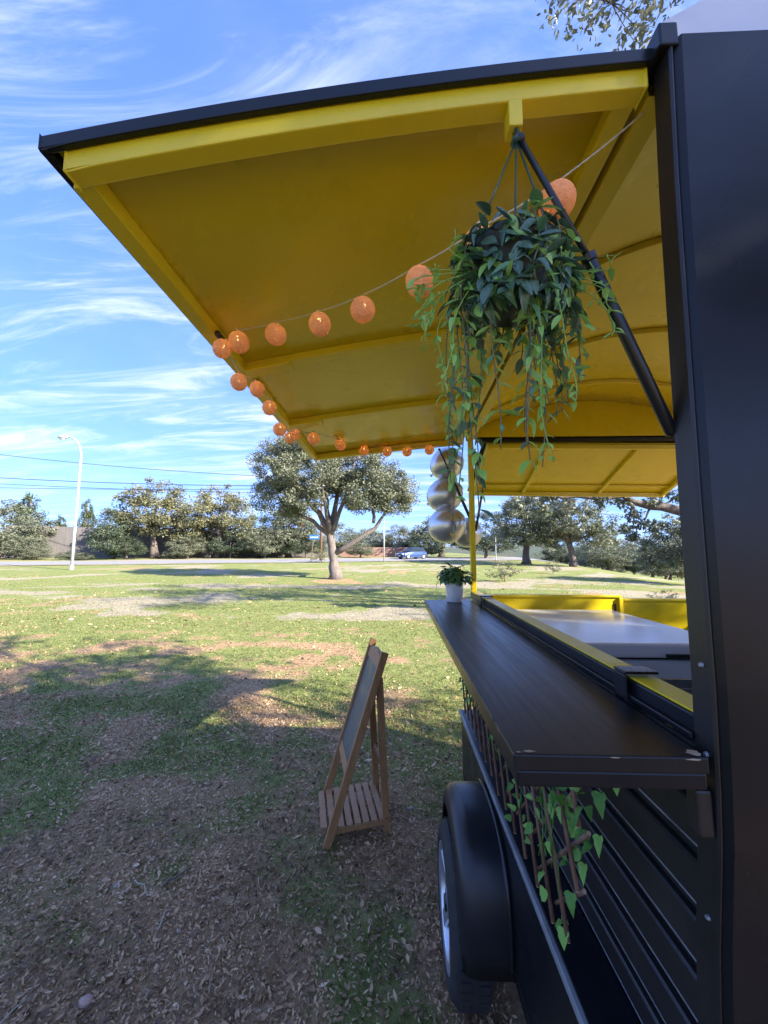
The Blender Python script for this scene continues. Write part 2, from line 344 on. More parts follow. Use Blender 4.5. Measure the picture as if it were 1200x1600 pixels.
# white arched roof: end panel, shell, yellow ceiling with bows
mb = MB(); rows = []
for x in np.linspace(.464, XR + .03, 30): rows.append([(x, .592, 2.463), (x, .592, 2.499 + arc(x) + .002), (x, .622, 2.499 + arc(x) + .002), (x, .622, 2.463)])
mb.loft(rows, close=True); mb.f.append((0, 1, 2, 3)); mb.build('roof_end', ROOFW, TR)
mb = MB(); rows = [[(x, y, eave(y) + arc(x) - .004) for y in np.linspace(.596, 2.52, 12)] for x in np.linspace(.462, XR + .03, 40)]
mb.loft(rows); rf = mb.build('roof', ROOFW, TR, smooth=True, solid=.012)
mb = MB(); rows = [[(x, y, eave(y) + arc(x) - .032) for y in np.linspace(.63, 2.50, 12)] for x in np.linspace(.475, XR - .01, 40)]
mb.loft(rows); ce = mb.build('ceiling', YELP, TR, smooth=True, solid=.008)
for y in (1.16, 1.72, 2.2):
    mb = MB(); mb.loft([[(x, y - .02, eave(y) + arc(x) - .038), (x, y - .014, eave(y) + arc(x) - .056), (x, y + .014, eave(y) + arc(x) - .056), (x, y + .02, eave(y) + arc(x) - .038)] for x in np.linspace(.50, XR - .02, 36)])
    mb.build('roof_bow', YEL, ce, bevel=.003)
mb = MB(); rows = [[(XS + dx, y, eave(y) + dz) for dx, dz in ((-.0085, -.052), (.036, -.052), (.036, -.012), (-.0085, -.012))] for y in np.linspace(.63, 2.50, 14)]
mb.loft(rows, close=True); mb.build('hatch_header', YEL, TR)
mb = MB(); mb.loft([[(x, 2.470, 2.335), (x, 2.470, eave(2.47) + arc(x) - .037), (x, 2.486, eave(2.47) + arc(x) - .037), (x, 2.486, 2.335)] for x in np.linspace(.503, XR - .02, 30)], close=True)
mb.build('far_header', YELP, TR)
MB().box(.444, .4755, .574, .634, 2.446, 2.489).build('corner_cap', BLACK, TR, bevel=.003)
# far corner posts and low yellow end panels
MB().box(XS + .002, XS + .034, 2.462, 2.498, .46, 2.36).build('corner_post', YEL, TR, bevel=.003)
MB().box(XR - .036, XR, 2.462, 2.498, .46, 2.36).build('corner_post', YEL, TR, bevel=.003)
for x0, x1, z1 in ((.505, 1.392, 1.318), (1.408, 2.062, 1.297)):
    e = MB().box(x0, x1, 2.474, 2.496, .48, z1).build('end_panel', YELP, TR, bevel=.003)
    MB().box(x0, x1, 2.462, 2.498, z1, z1 + .014).build('panel_rail', YEL, e, bevel=.003)
    MB().box(x1 - .022, x1, 2.455, 2.473, .9, z1 - .002).build('panel_stile', YEL, e, bevel=.003)
    if x0 < 1: MB().box(x1 - .052, x1 - .036, 2.468, 2.4735, 1.18, 1.28).build('latch_slot', STRUT, e, bevel=.006)
# far side wall (lower half), floor
fw = MB().box(XR - .03, XR, .64, 2.46, .46, 1.32).build('far_side_wall', YELP, TR)
MB().box(.47, XR, .66, 2.46, .44, .478).build('floor', PLANK, TR)
# serving-side wall: backing sheet, horizontal planks standing proud, ledge, skirt
sw = MB().box(XS + .012, XS + .03, .655, 2.46, .48, 1.30).build('side_wall', PLANK, TR)
pz = 1.300; i = 0
while pz > .72:
    z1 = pz - .0005; z0 = max(pz - .066, .704); y0 = yend((z0 + z1) / 2) + .046
    b = .004; mb = MB(); rows = []
    for y in (y0, 2.462): rows.append([(XS + .011, y, z0), (XS + .002, y, z0), (XS - .002, y, z0 + b), (XS - .002, y, z1 - b), (XS + .002, y, z1), (XS + .011, y, z1)])
    mb.loft(rows); mb.f.append((0, 1, 2, 3, 4, 5)); mb.f.append((11, 10, 9, 8, 7, 6)); pl = mb.build('plank', PLANK, sw)
    MB().box(XS - .0026, XS + .001, y0 + .001, 2.46, z0 + .0005, z0 + .0036).build('plank_highlight', EDGE, sw)  # thin pale strip painted in as the highlight along the plank's lower edge
    pz -= .0905
ld = MB().box(.366, XS + .01, .66, 2.33, .672, .696).build('ledge', BLACK, TR, bevel=.003)
MB().box(.3535, .3655, .66, 2.332, .678, .699).build('ledge_trim', TRIM, ld, bevel=.002)
mb = MB(); mb.box(.364, .40, .70, 2.30, .26, .671); mb.build('skirt', BLACK, TR, bevel=.006)
MB().box(.362, .365, .90, 2.18, .30, .312).build('skirt_seam', PLANK, TR)
# wheels
YC, ZC, RW = 1.63, .259, .259
def wheel(xo, sgn):
    wl = bpy.data.objects.new('wheel', None); COL.objects.link(wl); wl.parent = TR; wl.location = (0, 0, 0)
    g = lambda x: xo + sgn * x
    prof = [(.175, .03), (.18, .006), (.205, 0), (.234, .006), (.250, .022), (.256, .04), (.2565, .075), (.256, .11), (.250, .128), (.23, .142), (.18, .145)]
    MB().lathe([(r, g(x)) for r, x in prof], (0, YC, ZC), 'X', 48).build('tyre', RUBBER, wl, smooth=True)
    mb = MB()
    for k in range(48):     # tread blocks
        a = 2 * math.pi * k / 48
        for x0, x1, sh in ((.028, .062, 0), (.088, .122, .5)):
            a0 = a + sh * .06; c = (g((x0 + x1) / 2), YC + .2565 * math.cos(a0), ZC + .2565 * math.sin(a0))
            if c[2] - .004 < 0: pass
            tdir = Vector((0, -math.sin(a0), math.cos(a0))) * .012
            mb.bar(Vector(c) - tdir, Vector(c) + tdir, .034, .005, (0, math.cos(a0), math.sin(a0)))
    mb.build('tread', RUBBER, wl)['kind'] = 'stuff'
    rim = MB().lathe([(g, x) for g, x in [(.188, g(.008)), (.182, g(.004)), (.172, g(.012)), (.160, g(.05)), (.150, g(.12))]], (0, YC, ZC), 'X', 40).build('rim', ALLOY, wl, smooth=True)
    mb = MB()
    for k in range(5):
        a = 2 * math.pi * k / 5 + .3; d = Vector((0, math.cos(a), math.sin(a))); c = Vector((g(.03), YC, ZC))
        mb.bar(c + d * .03, c + d * .172 + Vector((-sgn * .012, 0, 0)), .05, .014, (1, 0, 0))
    mb.lathe([(0, g(.012)), (.045, g(.014)), (.05, g(.04))], (0, YC, ZC), 'X', 20); mb.build('spoke', ALLOY, wl, bevel=.003)
    MB().lathe([(0, g(.004)), (.024, g(.006)), (.028, g(.014))], (0, YC, ZC), 'X', 16).build('hub_cap', STRUT, wl, smooth=True)
    MB().lathe([(.0, g(.06)), (.15, g(.06)), (.15, g(.10)), (0, g(.1))], (0, YC, ZC), 'X', 24).build('brake_disc', STRUT, wl)
    return wl
wheel(.172, 1); wheel(XR + .02, -1)
MB().tube([(.30, YC, ZC), (XR - .08, YC, ZC)], .03, 12).build('axle', STRUT, TR)
# fender: shell with rounded outer shoulder
def fprof(a):   # superellipse arch in the Y-Z plane
    ca, sa = math.cos(a), math.sin(a); e = .72
    return (math.copysign(abs(ca)**e, ca), abs(sa)**e)
mb = MB(); rows = []
for a in np.linspace(R(-6), R(186), 44):
    cy, cz = fprof(max(0, min(math.pi, a))); row = []
    dn = -.03 if (a < 0 or a > math.pi) else 0
    for x, ins in ((.362, 0), (.355, .004), (.345, .004), (.255, .004), (.224, .010), (.207, .026), (.202, .045), (.2005, .07)):
        row.append((x, YC + cy * (.282 - ins), .30 + cz * (.338 - ins) + dn))
    rows.append(row)
mb.loft(rows); fd = mb.build('fender', FENDER, TR, smooth=True, solid=.006)
mb = MB(); mb.loft([[(x, YC + fprof(a)[0] * r, .30 + fprof(a)[1] * (r + .056)) for x, r in ((.348, .289), (.3635, .289), (.3635, .283), (.348, .283))] for a in np.linspace(0, math.pi, 40)], close=True)
mb.build('fender_piping', STRUT, fd, smooth=True)
# corner steady at the far end
mb = MB(); mb.bar((.40, 2.22, .62), (.355, 2.26, .06), .04, .04, (0, 1, 0)); mb.box(.31, .40, 2.21, 2.31, .02, .045); mb.build('corner_steady', STRUT, TR, bevel=.004)
# rail along the opening: black tubes under a yellow cap
rl = MB().box(XS - .0065, XS + .024, .643, 2.462, 1.304, 1.349).build('rail', BLACK, TR, bevel=.004)
MB().box(XS - .0135, XS - .0070, .643, 2.46, 1.3105, 1.322).build('rail_bead', BLACK, rl, bevel=.003)
MB().box(XS - .0045, XS + .045, .6435, 2.46, 1.3495, 1.353).build('rail_cap', YEL, rl, bevel=.001)
MB().box(XS + .0245, XS + .045, .66, 2.46, 1.25, 1.349).build('rail_inner', YEL, rl)
ch = MB()
rr = random.Random(3)
for (y, z, ln, h) in ((.735, 1.3105, .05, .006), (.70, 1.309, .02, .004)):
    n_ = 9; top = [(XS - .0072, y + ln * (j / n_ - .5), z + h * (.5 + .5 * rr.random()) * math.sin(math.pi * (j + .3) / (n_ + .6))) for j in range(n_ + 1)]
    bot = [(a, b, z - h * .4 * rr.random()) for a, b, c in top]; ch.loft([[(a - .0008, b, c) for a, b, c in bot], [(a - .0008, b, c) for a, b, c in top]])
ch.build('paint_chip', mat('bright_yellow_undercoat', (.75, .62, .01), .5), rl)
# hinge plate on the corner post
hp = MB().box(XS - .030, XS - .0062, .616, .640, 1.186, 1.252).build('hinge_plate', PLANK, TR, bevel=.004)

# raised serving hatch ------------------------------------------------
def yn(s): return .556 + .044 * s
YF = 2.57
def A(s, y):
    x = -.586 + s * 1.043
    zo = 2.289 - .010 * (y - .55); zh = 2.472 - .050 * (y - .6)
    return x, zo + (zh - zo) * s + (.016 - .006 * (y - .55)) * 4 * s * (1 - s)
def beam_s(y0, y1, d0, d1, s0=0, s1=1, n=24):      # across the hatch; y0/y1 functions of s
    mb = MB(); rows = []
    for s in np.linspace(s0, s1, n):
        a, b = (y0(s), y1(s)); x, za = A(s, a); _, zb = A(s, b)
        rows.append([(x, a, za + d0), (x, b, zb + d0), (x, b, zb + d1), (x, a, za + d1)])
    mb.loft(rows, close=True); mb.f.append((0, 1, 2, 3)); k = len(mb.v) - 4; mb.f.append((k + 3, k + 2, k + 1, k)); return mb
def beam_y(s0, s1, d0, d1, y0, y1, n=12):
    mb = MB(); rows = []
    for t_ in np.linspace(0, 1, n):
        r = []
        for s, d in ((s0, d0), (s1, d0), (s1, d1), (s0, d1)):
            a = y0(s) + (y1 - y0(s)) * t_; x, z = A(s, a); r.append((x, a, z + d))
        rows.append(r)
    mb.loft(rows, close=True); mb.f.append((3, 2, 1, 0)); k = len(mb.v) - 4; mb.f.append((k, k + 1, k + 2, k + 3)); return mb
hatch = bpy.data.objects.new('serving_hatch', None); COL.objects.link(hatch); hatch.parent = TR; hatch['label'] = 'raised hatch, black outside and yellow inside'
mb = MB(); mb.loft([[(A(s, y)[0], y, A(s, y)[1] - .003) for y in [yn(s) + (YF - yn(s)) * q for q in np.linspace(0, 1, 10)]] for s in np.linspace(0, 1, 24)])
mb.build('skin', BLACK, hatch, smooth=True, solid=.004)
mb = MB(); mb.loft([[(A(s, y)[0], y, A(s, y)[1] - .014) for y in [yn(s) + .008 + (YF - .016 - yn(s)) * q for q in np.linspace(0, 1, 10)]] for s in np.linspace(.012, .999, 24)])
mb.build('lining', YELP, hatch, smooth=True, solid=.004)
beam_s(lambda s: yn(s) - .004, lambda s: yn(s) + .007, -.024, .001, -.004, 1).build('edge_lip', BLACK, hatch, bevel=.002)
beam_s(lambda s: YF - .007, lambda s: YF + .004, -.024, .001, -.004, 1).build('edge_lip', BLACK, hatch, bevel=.002)
beam_y(-.006, .0065, -.026, .0012, lambda s: yn(s) - .003, YF + .003).build('edge_lip', BLACK, hatch, bevel=.002)
beam_s(lambda s: yn(s) + .0085, lambda s: yn(s) + .042, -.058, -.0165, .028, .985).build('frame_rail', YEL, hatch, bevel=.003)
beam_s(lambda s: YF - .042, lambda s: YF - .0085, -.055, -.0165, .028, .985).build('frame_rail', YEL, hatch, bevel=.003)
beam_y(.0135, .046, -.052, -.0165, lambda s: yn(s) + .0425, YF - .0425).build('frame_rail', YEL, hatch, bevel=.003)
beam_y(.945, .985, -.050, -.0165, lambda s: yn(s) + .0425, YF - .0425).build('frame_rail', YEL, hatch, bevel=.003)
for y, s0 in ((1.315, .0465), (1.89, .0465)):
    beam_s(lambda s: y - .020, lambda s: y + .020, -.044, -.0165, s0, .944).build('cross_rib', YEL, hatch, bevel=.003)
    beam_s(lambda s: y - .030, lambda s: y + .024, -.056, -.0445, s0, .20).build('rib_gusset', YEL, hatch, bevel=.002)
def xz(s, y, d): x, z = A(s, y); return Vector((x, y, z + d))
for y in (1.09, 1.40):
    mb = MB(); c = xz(.052, y, -.048); mb.bar(c + Vector((0, -.03, 0)), c + Vector((0, .03, 0)), .016, .018); mb.build('latch', STRUT, hatch, bevel=.006)
bk = MB().box(.197, .221, .5985, .628, 2.334, 2.3855).build('hook_block', YEL, hatch, bevel=.002)
MB().tube([(.209, .612, 2.338), (.209, .611, 2.318), (.212, .608, 2.308), (.217, .606, 2.314)], .0032, 8).build('hook', CHROME, bk, smooth=True)
def strut(a, m, b, r0, r1):
    st = MB().tube([a, m], r0, 12).build('gas_strut', STRUT, TR, smooth=True)
    MB().tube([m, b], r1, 14).build('strut_tube', STRUT, st, smooth=True, bevel=.001)
    d = (Vector(b) - Vector(m)).normalized(); MB().tube([Vector(m) - d * .012, Vector(m)], r1 * 1.25, 12).build('strut_collar', STRUT, st)
    for q in (a, b): MB().lathe([(0, -.008), (.008, -.005), (.009, 0), (.008, .005), (0, .008)], q, 'Z', 10).build('ball_joint', STRUT, st, smooth=True)
strut((.216, .604, 2.312), (.325, .606, 2.082), (.462, .644, 1.80), .0052, .0098)
strut((.287, 2.53, 2.283), (.37, 2.518, 2.08), (.478, 2.505, 1.815), .0052, .0098)
# end flap beyond the far end
fl = bpy.data.objects.new('end_flap', None); COL.objects.link(fl); fl.parent = TR; fl['label'] = 'yellow flap raised over the far end of the trailer'
def FP(u, v): return (.60 + u * 1.52, 2.505 + v * .60, 2.318 - v * .235 - .02 * u)
mb = MB(); mb.loft([[FP(u, v) for v in np.linspace(0, 1, 6)] for u in np.linspace(0, 1, 12)]); mb.build('lining', YELP, fl, solid=.006)
mb = MB(); mb.loft([[tuple(Vector(FP(u, v)) + Vector((0, .004, .02))) for v in np.linspace(-.01, 1.03, 6)] for u in np.linspace(-.015, 1.015, 12)]); mb.build('skin', BLACK, fl, solid=.006)
def fbeam(a, b, wd, h): MB().bar(Vector(FP(*a)) - Vector((0, 0, h / 2 + .004)), Vector(FP(*b)) - Vector((0, 0, h / 2 + .004)), wd, h).build('flap_rib', YEL, fl, bevel=.003)
fbeam((.012, .04), (.012, .96), .03, .03); fbeam((.27, .05), (.27, .95), .028, .022); fbeam((.66, .05), (.66, .95), .028, .022); fbeam((.988, .04), (.988, .96), .03, .03)
fbeam((0, .98), (1, .98), .03, .032); fbeam((0, .80), (1, .80), .02, .012); fbeam((0, .02), (1, .02), .03, .03)
MB().box(.52, XR, 2.47, 2.49, 2.312, 2.345).build('flap_seal', STRUT, fl)
strut((.66, 2.86, 2.16), (.60, 2.72, 1.98), (.512, 2.505, 1.74), .0045, .008)

# ------------------------------------------------------------------ serving shelf hung on the rail
SH = thing('serving_shelf', 'long black painted wooden shelf hung along the trailer rail', 'shelf', (.30, 1.48, 1.264))
BD = mat('shelf_board_paint', (.011, .011, .012), .33, (.015, .014, .014), 6, .48, .8, bump=.03, bscale=20, stretch=(14, .5, 1), roughvar=.05, spec=.32)
MB().box(.167, .4405, .591, 2.376, 1.287, 1.310).build('board', BD, SH, bevel=.0025)
MB().box(.172, .4385, .5945, 2.37, 1.264, 1.2865).build('under_board', BLACK, SH, bevel=.003)
hb = MB(); hb.box(.4475, .4530, .80, .842, 1.285, 1.3585).box(.4475, .515, .80, .842, 1.3590, 1.3645)
hb.build('hook_bracket', BLACK, SH, bevel=.004)
hb = MB(); hb.box(.4475, .4530, 2.10, 2.142, 1.285, 1.3585).box(.4475, .515, 2.10, 2.142, 1.3590, 1.3645); hb.build('hook_bracket', BLACK, SH, bevel=.004)
def chip(x, y, z, w_, h_, ax_, seed):
    q = random.Random(seed); pts = [(math.cos(a) * w_ * (.6 + .5 * q.random()), math.sin(a) * h_ * (.5 + .6 * q.random())) for a in np.linspace(0, 2 * math.pi, 11)[:-1]]
    MB().add([(x + u, y + v, z) if ax_ == 'z' else (x + u, y, z + v) for u, v in pts], [tuple(range(10))]).build('paint_chip', CHIP, SH)
chip(.428, .604, 1.3106, .011, .010, 'z', 1); chip(.192, .600, 1.3106, .010, .004, 'z', 2); chip(.176, .597, 1.3106, .003, .003, 'z', 5)
chip(.420, .5904, 1.3075, .012, .0016, 'y', 3); chip(.31, .5904, 1.3083, .009, .001, 'y', 4)
mb = MB()
for k in range(26):
    y = .6 + 1.74 * random.random(); ln = .004 + .02 * random.random(); mb.box(.1663, .1668, y, y + ln, 1.3075, 1.3092)
mb.build('worn_edge', CHIP, SH)['kind'] = 'stuff'

# ------------------------------------------------------------------ freezer and steel tray inside
FZ = thing('chest_freezer', 'white chest freezer standing inside the trailer', 'freezer', (.91, 1.98, .478))
MB().box(.705, 1.30, 1.56, 2.42, .48, 1.185).build('cabinet', WHITE, FZ, bevel=.012)
lid = MB().box(.70, 1.305, 1.545, 2.425, 1.195, 1.25).build('lid', WHITE, FZ, bevel=.010)
MB().box(.715, 1.29, 1.57, 2.41, 1.1855, 1.1945).build('seal', STRUT, FZ)
MB().box(1.02, 1.11, 1.528, 1.5445, 1.200, 1.214).build('handle', STRUT, lid, bevel=.003)
TY = thing('steel_sink', 'shiny stainless steel basin beside the freezer', 'sink', (.90, 1.22, .478))
mb = MB(); mb.box(.72, 1.25, 1.02, 1.50, .48, 1.10); mb.build('cabinet', WHITE, TY, bevel=.005)
mb = MB(); mb.box(.70, 1.27, 1.00, 1.52, 1.101, 1.115); mb.build('rim', CHROME, TY, bevel=.004)
mb = MB(); mb.box(.76, 1.2, 1.06, 1.07, 1.1155, 1.15).box(.76, 1.2, 1.45, 1.46, 1.1155, 1.15).box(.76, .77, 1.0705, 1.4495, 1.1155, 1.15).box(1.19, 1.2, 1.0705, 1.4495, 1.1155, 1.15); mb.build('splash_guard', CHROME, TY, bevel=.003)

# ------------------------------------------------------------------ easel sign
EA = Vector((-.385, 2.236, 0)); EN = Vector((.953, .30, 0)).normalized(); EB = Vector((-.088, .36, 0))
EZ = thing('easel_sign', 'wooden a-frame easel with dark chalkboard and slatted shelf', 'easel', (-.25, 2.46, 0))
def ep(t_, b_, z): return EA + EN * t_ + EB * b_ + Vector((0, 0, z + tz(-.25, 2.46)))
fr = lambda z: .325 * z / .99       # front frame leans back
nrm = EN.cross(EB).normalized()
for b_ in (0, 1): MB().bar(ep(0, b_, 0), ep(fr(1.0), b_, 1.0), .022, .044, EN).build('front_leg', WOOD, EZ, bevel=.002)
for b_ in (.075, .925): MB().bar(ep(.345, b_, 0), ep(.30, b_, .85), .020, .040, EN).build('rear_leg', WOOD, EZ, bevel=.002)
n_f = Vector((-.95, 0, .312)); n_f = (-EN * .95 + Vector((0, 0, .312))).normalized()
def slab(z0, z1, b0, b1, th, off):
    mb = MB(); q = [ep(fr(z), b_, z) for z, b_ in ((z0, b0), (z0, b1), (z1, b1), (z1, b0))]
    lo = [p_ + n_f * (off - th / 2) for p_ in q]; hi = [p_ + n_f * (off + th / 2) for p_ in q]
    return mb.add(lo + hi, [(0, 1, 2, 3), (7, 6, 5, 4), (4, 5, 1, 0), (5, 6, 2, 1), (6, 7, 3, 2), (7, 4, 0, 3)])
slab(.375, .905, .034, .966, .008, .002).build('chalkboard', CHALK, EZ)
# head rail with a curved top edge, and the lower rail
mb = MB(); nb = 14; lo = []; hi = []
for j in range(nb + 1):
    b_ = .034 + .932 * j / nb; zt = .955 + .028 * math.sin(math.pi * j / nb); lo.append(ep(fr(.9), b_, .9)); hi.append(ep(fr(zt), b_, zt))
rows = [[p_ + n_f * .011 for p_ in lo], [p_ + n_f * .011 for p_ in hi], [p_ - n_f * .009 for p_ in hi], [p_ - n_f * .009 for p_ in lo]]
mb.loft(rows + [rows[0]]); mb.build('head_rail', WOODT, EZ)
slab(.325, .38, .034, .966, .020, .001).build('lower_rail', WOODT, EZ, bevel=.002)
for b_ in (.0, 1.0):   # shelf bearers
    MB().bar(ep(.002, .04 + .92 * b_, .066), ep(.352, .04 + .92 * b_, .066), .016, .026).build('shelf_bearer', WOOD, EZ, bevel=.002)
for j in range(8):
    t0 = -.030 + j * .047; MB().bar(ep(t0 + .017, .012 if j else .06, .086), ep(t0 + .017, .99 if j else .94, .086), .034, .012).build('slat', WOODT, EZ, bevel=.0015)
MB().bar(ep(.327, .10, .33), ep(.327, .90, .33), .014, .03).build('rear_crossbar', WOODT, EZ, bevel=.002)
MB().bar(ep(.302, .10, .80), ep(.302, .90, .80), .014, .03).build('rear_crossbar', WOOD, EZ, bevel=.002)
for b_ in (-.034, 1.034): MB().lathe([(0, -.004), (.006, -.003), (.007, .003), (0, .004)], ep(.290, b_, .84), 'Z', 10).build('pivot_bolt', CHROME, EZ)

# ------------------------------------------------------------------ leaves used as single pieces
def leafmesh(name, m, wid=.42, fold=.12, curl=.25, lobes=None):
    """leaf of unit length along +Y, normal +Z"""
    prof = lobes or [(0, .02), (.12, .5), (.32, .92), (.52, 1), (.74, .74), (.9, .36), (1, .02)]
    v = []; f = []
    for t_, w_ in prof:
        z = -curl * t_ * t_; v += [(-w_ * wid / 2, t_, z + fold * w_ * .5), (0, t_, z), (w_ * wid / 2, t_, z + fold * w_ * .5)]
    for i in range(len(prof) - 1):
        a = i * 3; f += [(a, a + 1, a + 4, a + 3), (a + 1, a + 2, a + 5, a + 4)]
    me = bpy.data.meshes.new(name); me.from_pydata(v, [], f); me.materials.append(m)
    for p_ in me.polygons: p_.use_smooth = True
    me.update(); return me
def leafmat4(base, d, n_, ln):
    d = Vector(d).normalized(); n_ = Vector(n_); n_ = n_ - d * n_.dot(d)
    if n_.length < 1e-4: n_ = d.orthogonal()
    n_.normalize(); x = d.cross(n_)
    return Matrix(((x.x * ln, d.x * ln, n_.x * ln, base[0]), (x.y * ln, d.y * ln, n_.y * ln, base[1]), (x.z * ln, d.z * ln, n_.z * ln, base[2]), (0, 0, 0, 1)))
def putleaf(me, parent, M4, name='leaf'):
    o = bpy.data.objects.new(name, me); COL.objects.link(o); o.parent = parent
    o.matrix_local = Matrix.Translation(-parent.location) @ M4; return o

# ------------------------------------------------------------------ hanging plant
HP = thing('hanging_plant', 'hanging basket of trailing vine with dark and bright green leaves', 'plant', (.197, .62, 1.99))
pc = Vector((.197, .62, 2.045))
pot = MB().lathe([(0, -.034), (.056, -.034), (.061, -.028), (.075, .05), (.079, .055), (.079, .062), (.072, .062), (.070, .045), (0, .045)], pc, 'Z', 28).build('pot', POTD, HP, smooth=True)
top = Vector((.210, .605, 2.312))
for a in (200, 265, 340):
    e = pc + Vector((.077 * math.cos(R(a)), .05 * math.sin(R(a)), .058)); MB().tube([top, e], .0017, 6).build('cord', CORDG, HP, smooth=True)
mb = MB(); mb.tube([top + Vector((0, 0, .022)), top + Vector((.004, 0, .012)), top, top - Vector((0, 0, .006))], [.003, .004, .008, .010], 10); mb.build('hanger', CORDG, HP, smooth=True)
q = random.Random(11)
LM = {c: [leafmesh('vine_leaf', m, w_, f_, c_) for w_, f_, c_ in ((.46, .16, .25), (.38, .30, .60), (.54, .10, .12), (.42, .35, -.25))] for c, m in (('d', PLD), ('m', PLM), ('l', PLL))}
plan = []
for k in range(9): plan.append((q.uniform(-.105, -.03), q.uniform(-.06, .06), q.uniform(.33, .50), 'm'))
for k in range(6): plan.append((q.uniform(-.02, .055), q.uniform(-.07, .03), q.uniform(.26, .42), 'm'))
for k in range(5): plan.append((q.uniform(.07, .10), q.uniform(-.04, .04), q.uniform(.24, .36), 'm'))
for k in range(26): a = q.uniform(0, 2 * math.pi); plan.append((math.cos(a) * .098, math.sin(a) * .085, q.uniform(.07, .19), 'd'))
for dx, ln in ((-.155, .09), (-.15, .15), (-.135, .20), (.135, .10), (.14, .03), (-.10, -.01), (.12, .14), (-.14, .17), (.05, .30), (-.12, .22), (-.16, .12), (.13, .18), (-.11, .28), (.11, .05), (-.13, .05), (.02, .38)): plan.append((dx, q.uniform(-.08, -.02), ln, 'l'))
spots = []
for (ex, ey, ln, kind) in plan:
    e = Vector((ex, ey, 0)); r0 = e.normalized() * .06; ph = q.uniform(0, 6)
    pts = []
    n_ = 16
    for j in range(n_ + 1):
        t_ = j / n_; out = min(1, t_ * 2.2); k_ = out * (2 - out)
        x = r0 + (e - r0) * k_
        z = .055 + .035 * math.sin(min(1, t_ * 2.5) * math.pi) * (1 if ln > 0 else .2) - ln * max(0, t_ - .08)**1.15
        wob = .010 * t_ * math.sin(ph + t_ * 7)
        if kind == 'l': z = .02 - ln * t_ ** .8 + .045 * t_ * t_; x = x * (1 + .1 * t_)
        pts.append(pc + Vector((x.x + wob, x.y + .008 * t_ * math.cos(ph + t_ * 6), z)))
    MB().tube(pts, [.0011 if kind != 'l' else .0009] * (n_ + 1), 5).build('stem', STEM if kind != 'l' else PLL, HP, smooth=True)
    L_ = sum((pts[j + 1] - pts[j]).length for j in range(n_)); step = .021 if kind != 'l' else .024; d_ = q.uniform(.0, .02)
    while d_ < L_:
        t_ = d_ / L_; i0 = min(int(t_ * n_), n_ - 1); p_ = pts[i0].lerp(pts[i0 + 1], t_ * n_ - i0); tg = (pts[i0 + 1] - pts[i0]).normalized()
        a = q.uniform(0, 2 * math.pi)
        for sgn in (0, 1):
            if q.random() < .32: continue
            o_ = Vector((math.cos(a + math.pi * sgn), math.sin(a + math.pi * sgn), 0)); d = (o_ + tg * q.uniform(.2, .9) + Vector((0, 0, q.uniform(-.5, .25))))
            if kind == 'l': c = 'l'; sz = q.uniform(.012, .028) * (1.2 - .5 * t_)
            elif kind == 'm': c = q.choice('dmlll' if t_ > .4 else 'dml'); sz = q.uniform(.014, .034)
            else: c = q.choice('ddmll'); sz = q.uniform(.018, .036)
            spots.append((p_, d, o_ * .3 + Vector((0, 0, 1)) + Vector((q.uniform(-.5, .5), q.uniform(-.9, .1), 0)), sz, c))
        d_ += step * q.uniform(.8, 1.3)
for k in range(34):   # leaves over the crown of the pot
    a = q.uniform(0, 6.28); r_ = q.uniform(.01, .08); p_ = pc + Vector((math.cos(a) * r_, math.sin(a) * r_, .05 + q.uniform(0, .035)))
    spots.append((p_, Vector((math.cos(a), math.sin(a), q.uniform(-.2, .7))), Vector((0, -.4, 1)), q.uniform(.025, .045), q.choice('ddml')))
for k in range(200):   # dense dark leaves lying on the front of the pot
    a = q.uniform(R(170), R(370)); p_ = pc + Vector((math.cos(a) * .083, math.sin(a) * .080, q.uniform(-.055, .075)))
    spots.append((p_, Vector((q.uniform(-1, 1), -.25, q.uniform(-1, .1))), Vector((math.cos(a), math.sin(a), .5)), q.uniform(.022, .038), q.choice('dddml')))
for k in range(80):   # leaves hanging below the rim of the pot
    a = q.uniform(R(150), R(390)); r_ = q.uniform(.05, .085); p_ = pc + Vector((math.cos(a) * r_, math.sin(a) * r_, q.uniform(-.05, -.005)))
    spots.append((p_, Vector((q.uniform(-.8, .8), -.2, -1)), Vector((math.cos(a), math.sin(a), .4)), q.uniform(.024, .042), q.choice('dddm')))
def putmany(spots, LM, parent, cap, q):
    spots = sorted(spots, key=lambda s_: s_[0].y - s_[3] * 2)
    for s_ in spots[:cap]: putleaf(q.choice(LM[s_[4]]), parent, leafmat4(*s_[:4]))
    rest = spots[cap:]
    byc = {}
    for s_ in rest: byc.setdefault(s_[4], []).append(s_)
    mats = [LM[c][0].materials[0] for c in sorted(LM)]; mb = MB(); mi = []
    for ci, c in enumerate(sorted(LM)):
        for s_ in byc.get(c, []):
            me = LM[c][0]; M4 = leafmat4(*s_[:4]); mb.add([M4 @ v.co for v in me.vertices], [tuple(p_.vertices) for p_ in me.polygons]); mi += [ci] * len(me.polygons)
    if rest:
        o = mb.build('foliage', mats, parent, smooth=True); o['kind'] = 'stuff'
        for p_, m_ in zip(o.data.polygons, mi): p_.material_index = m_
putmany(spots, LM, HP, 300, q)

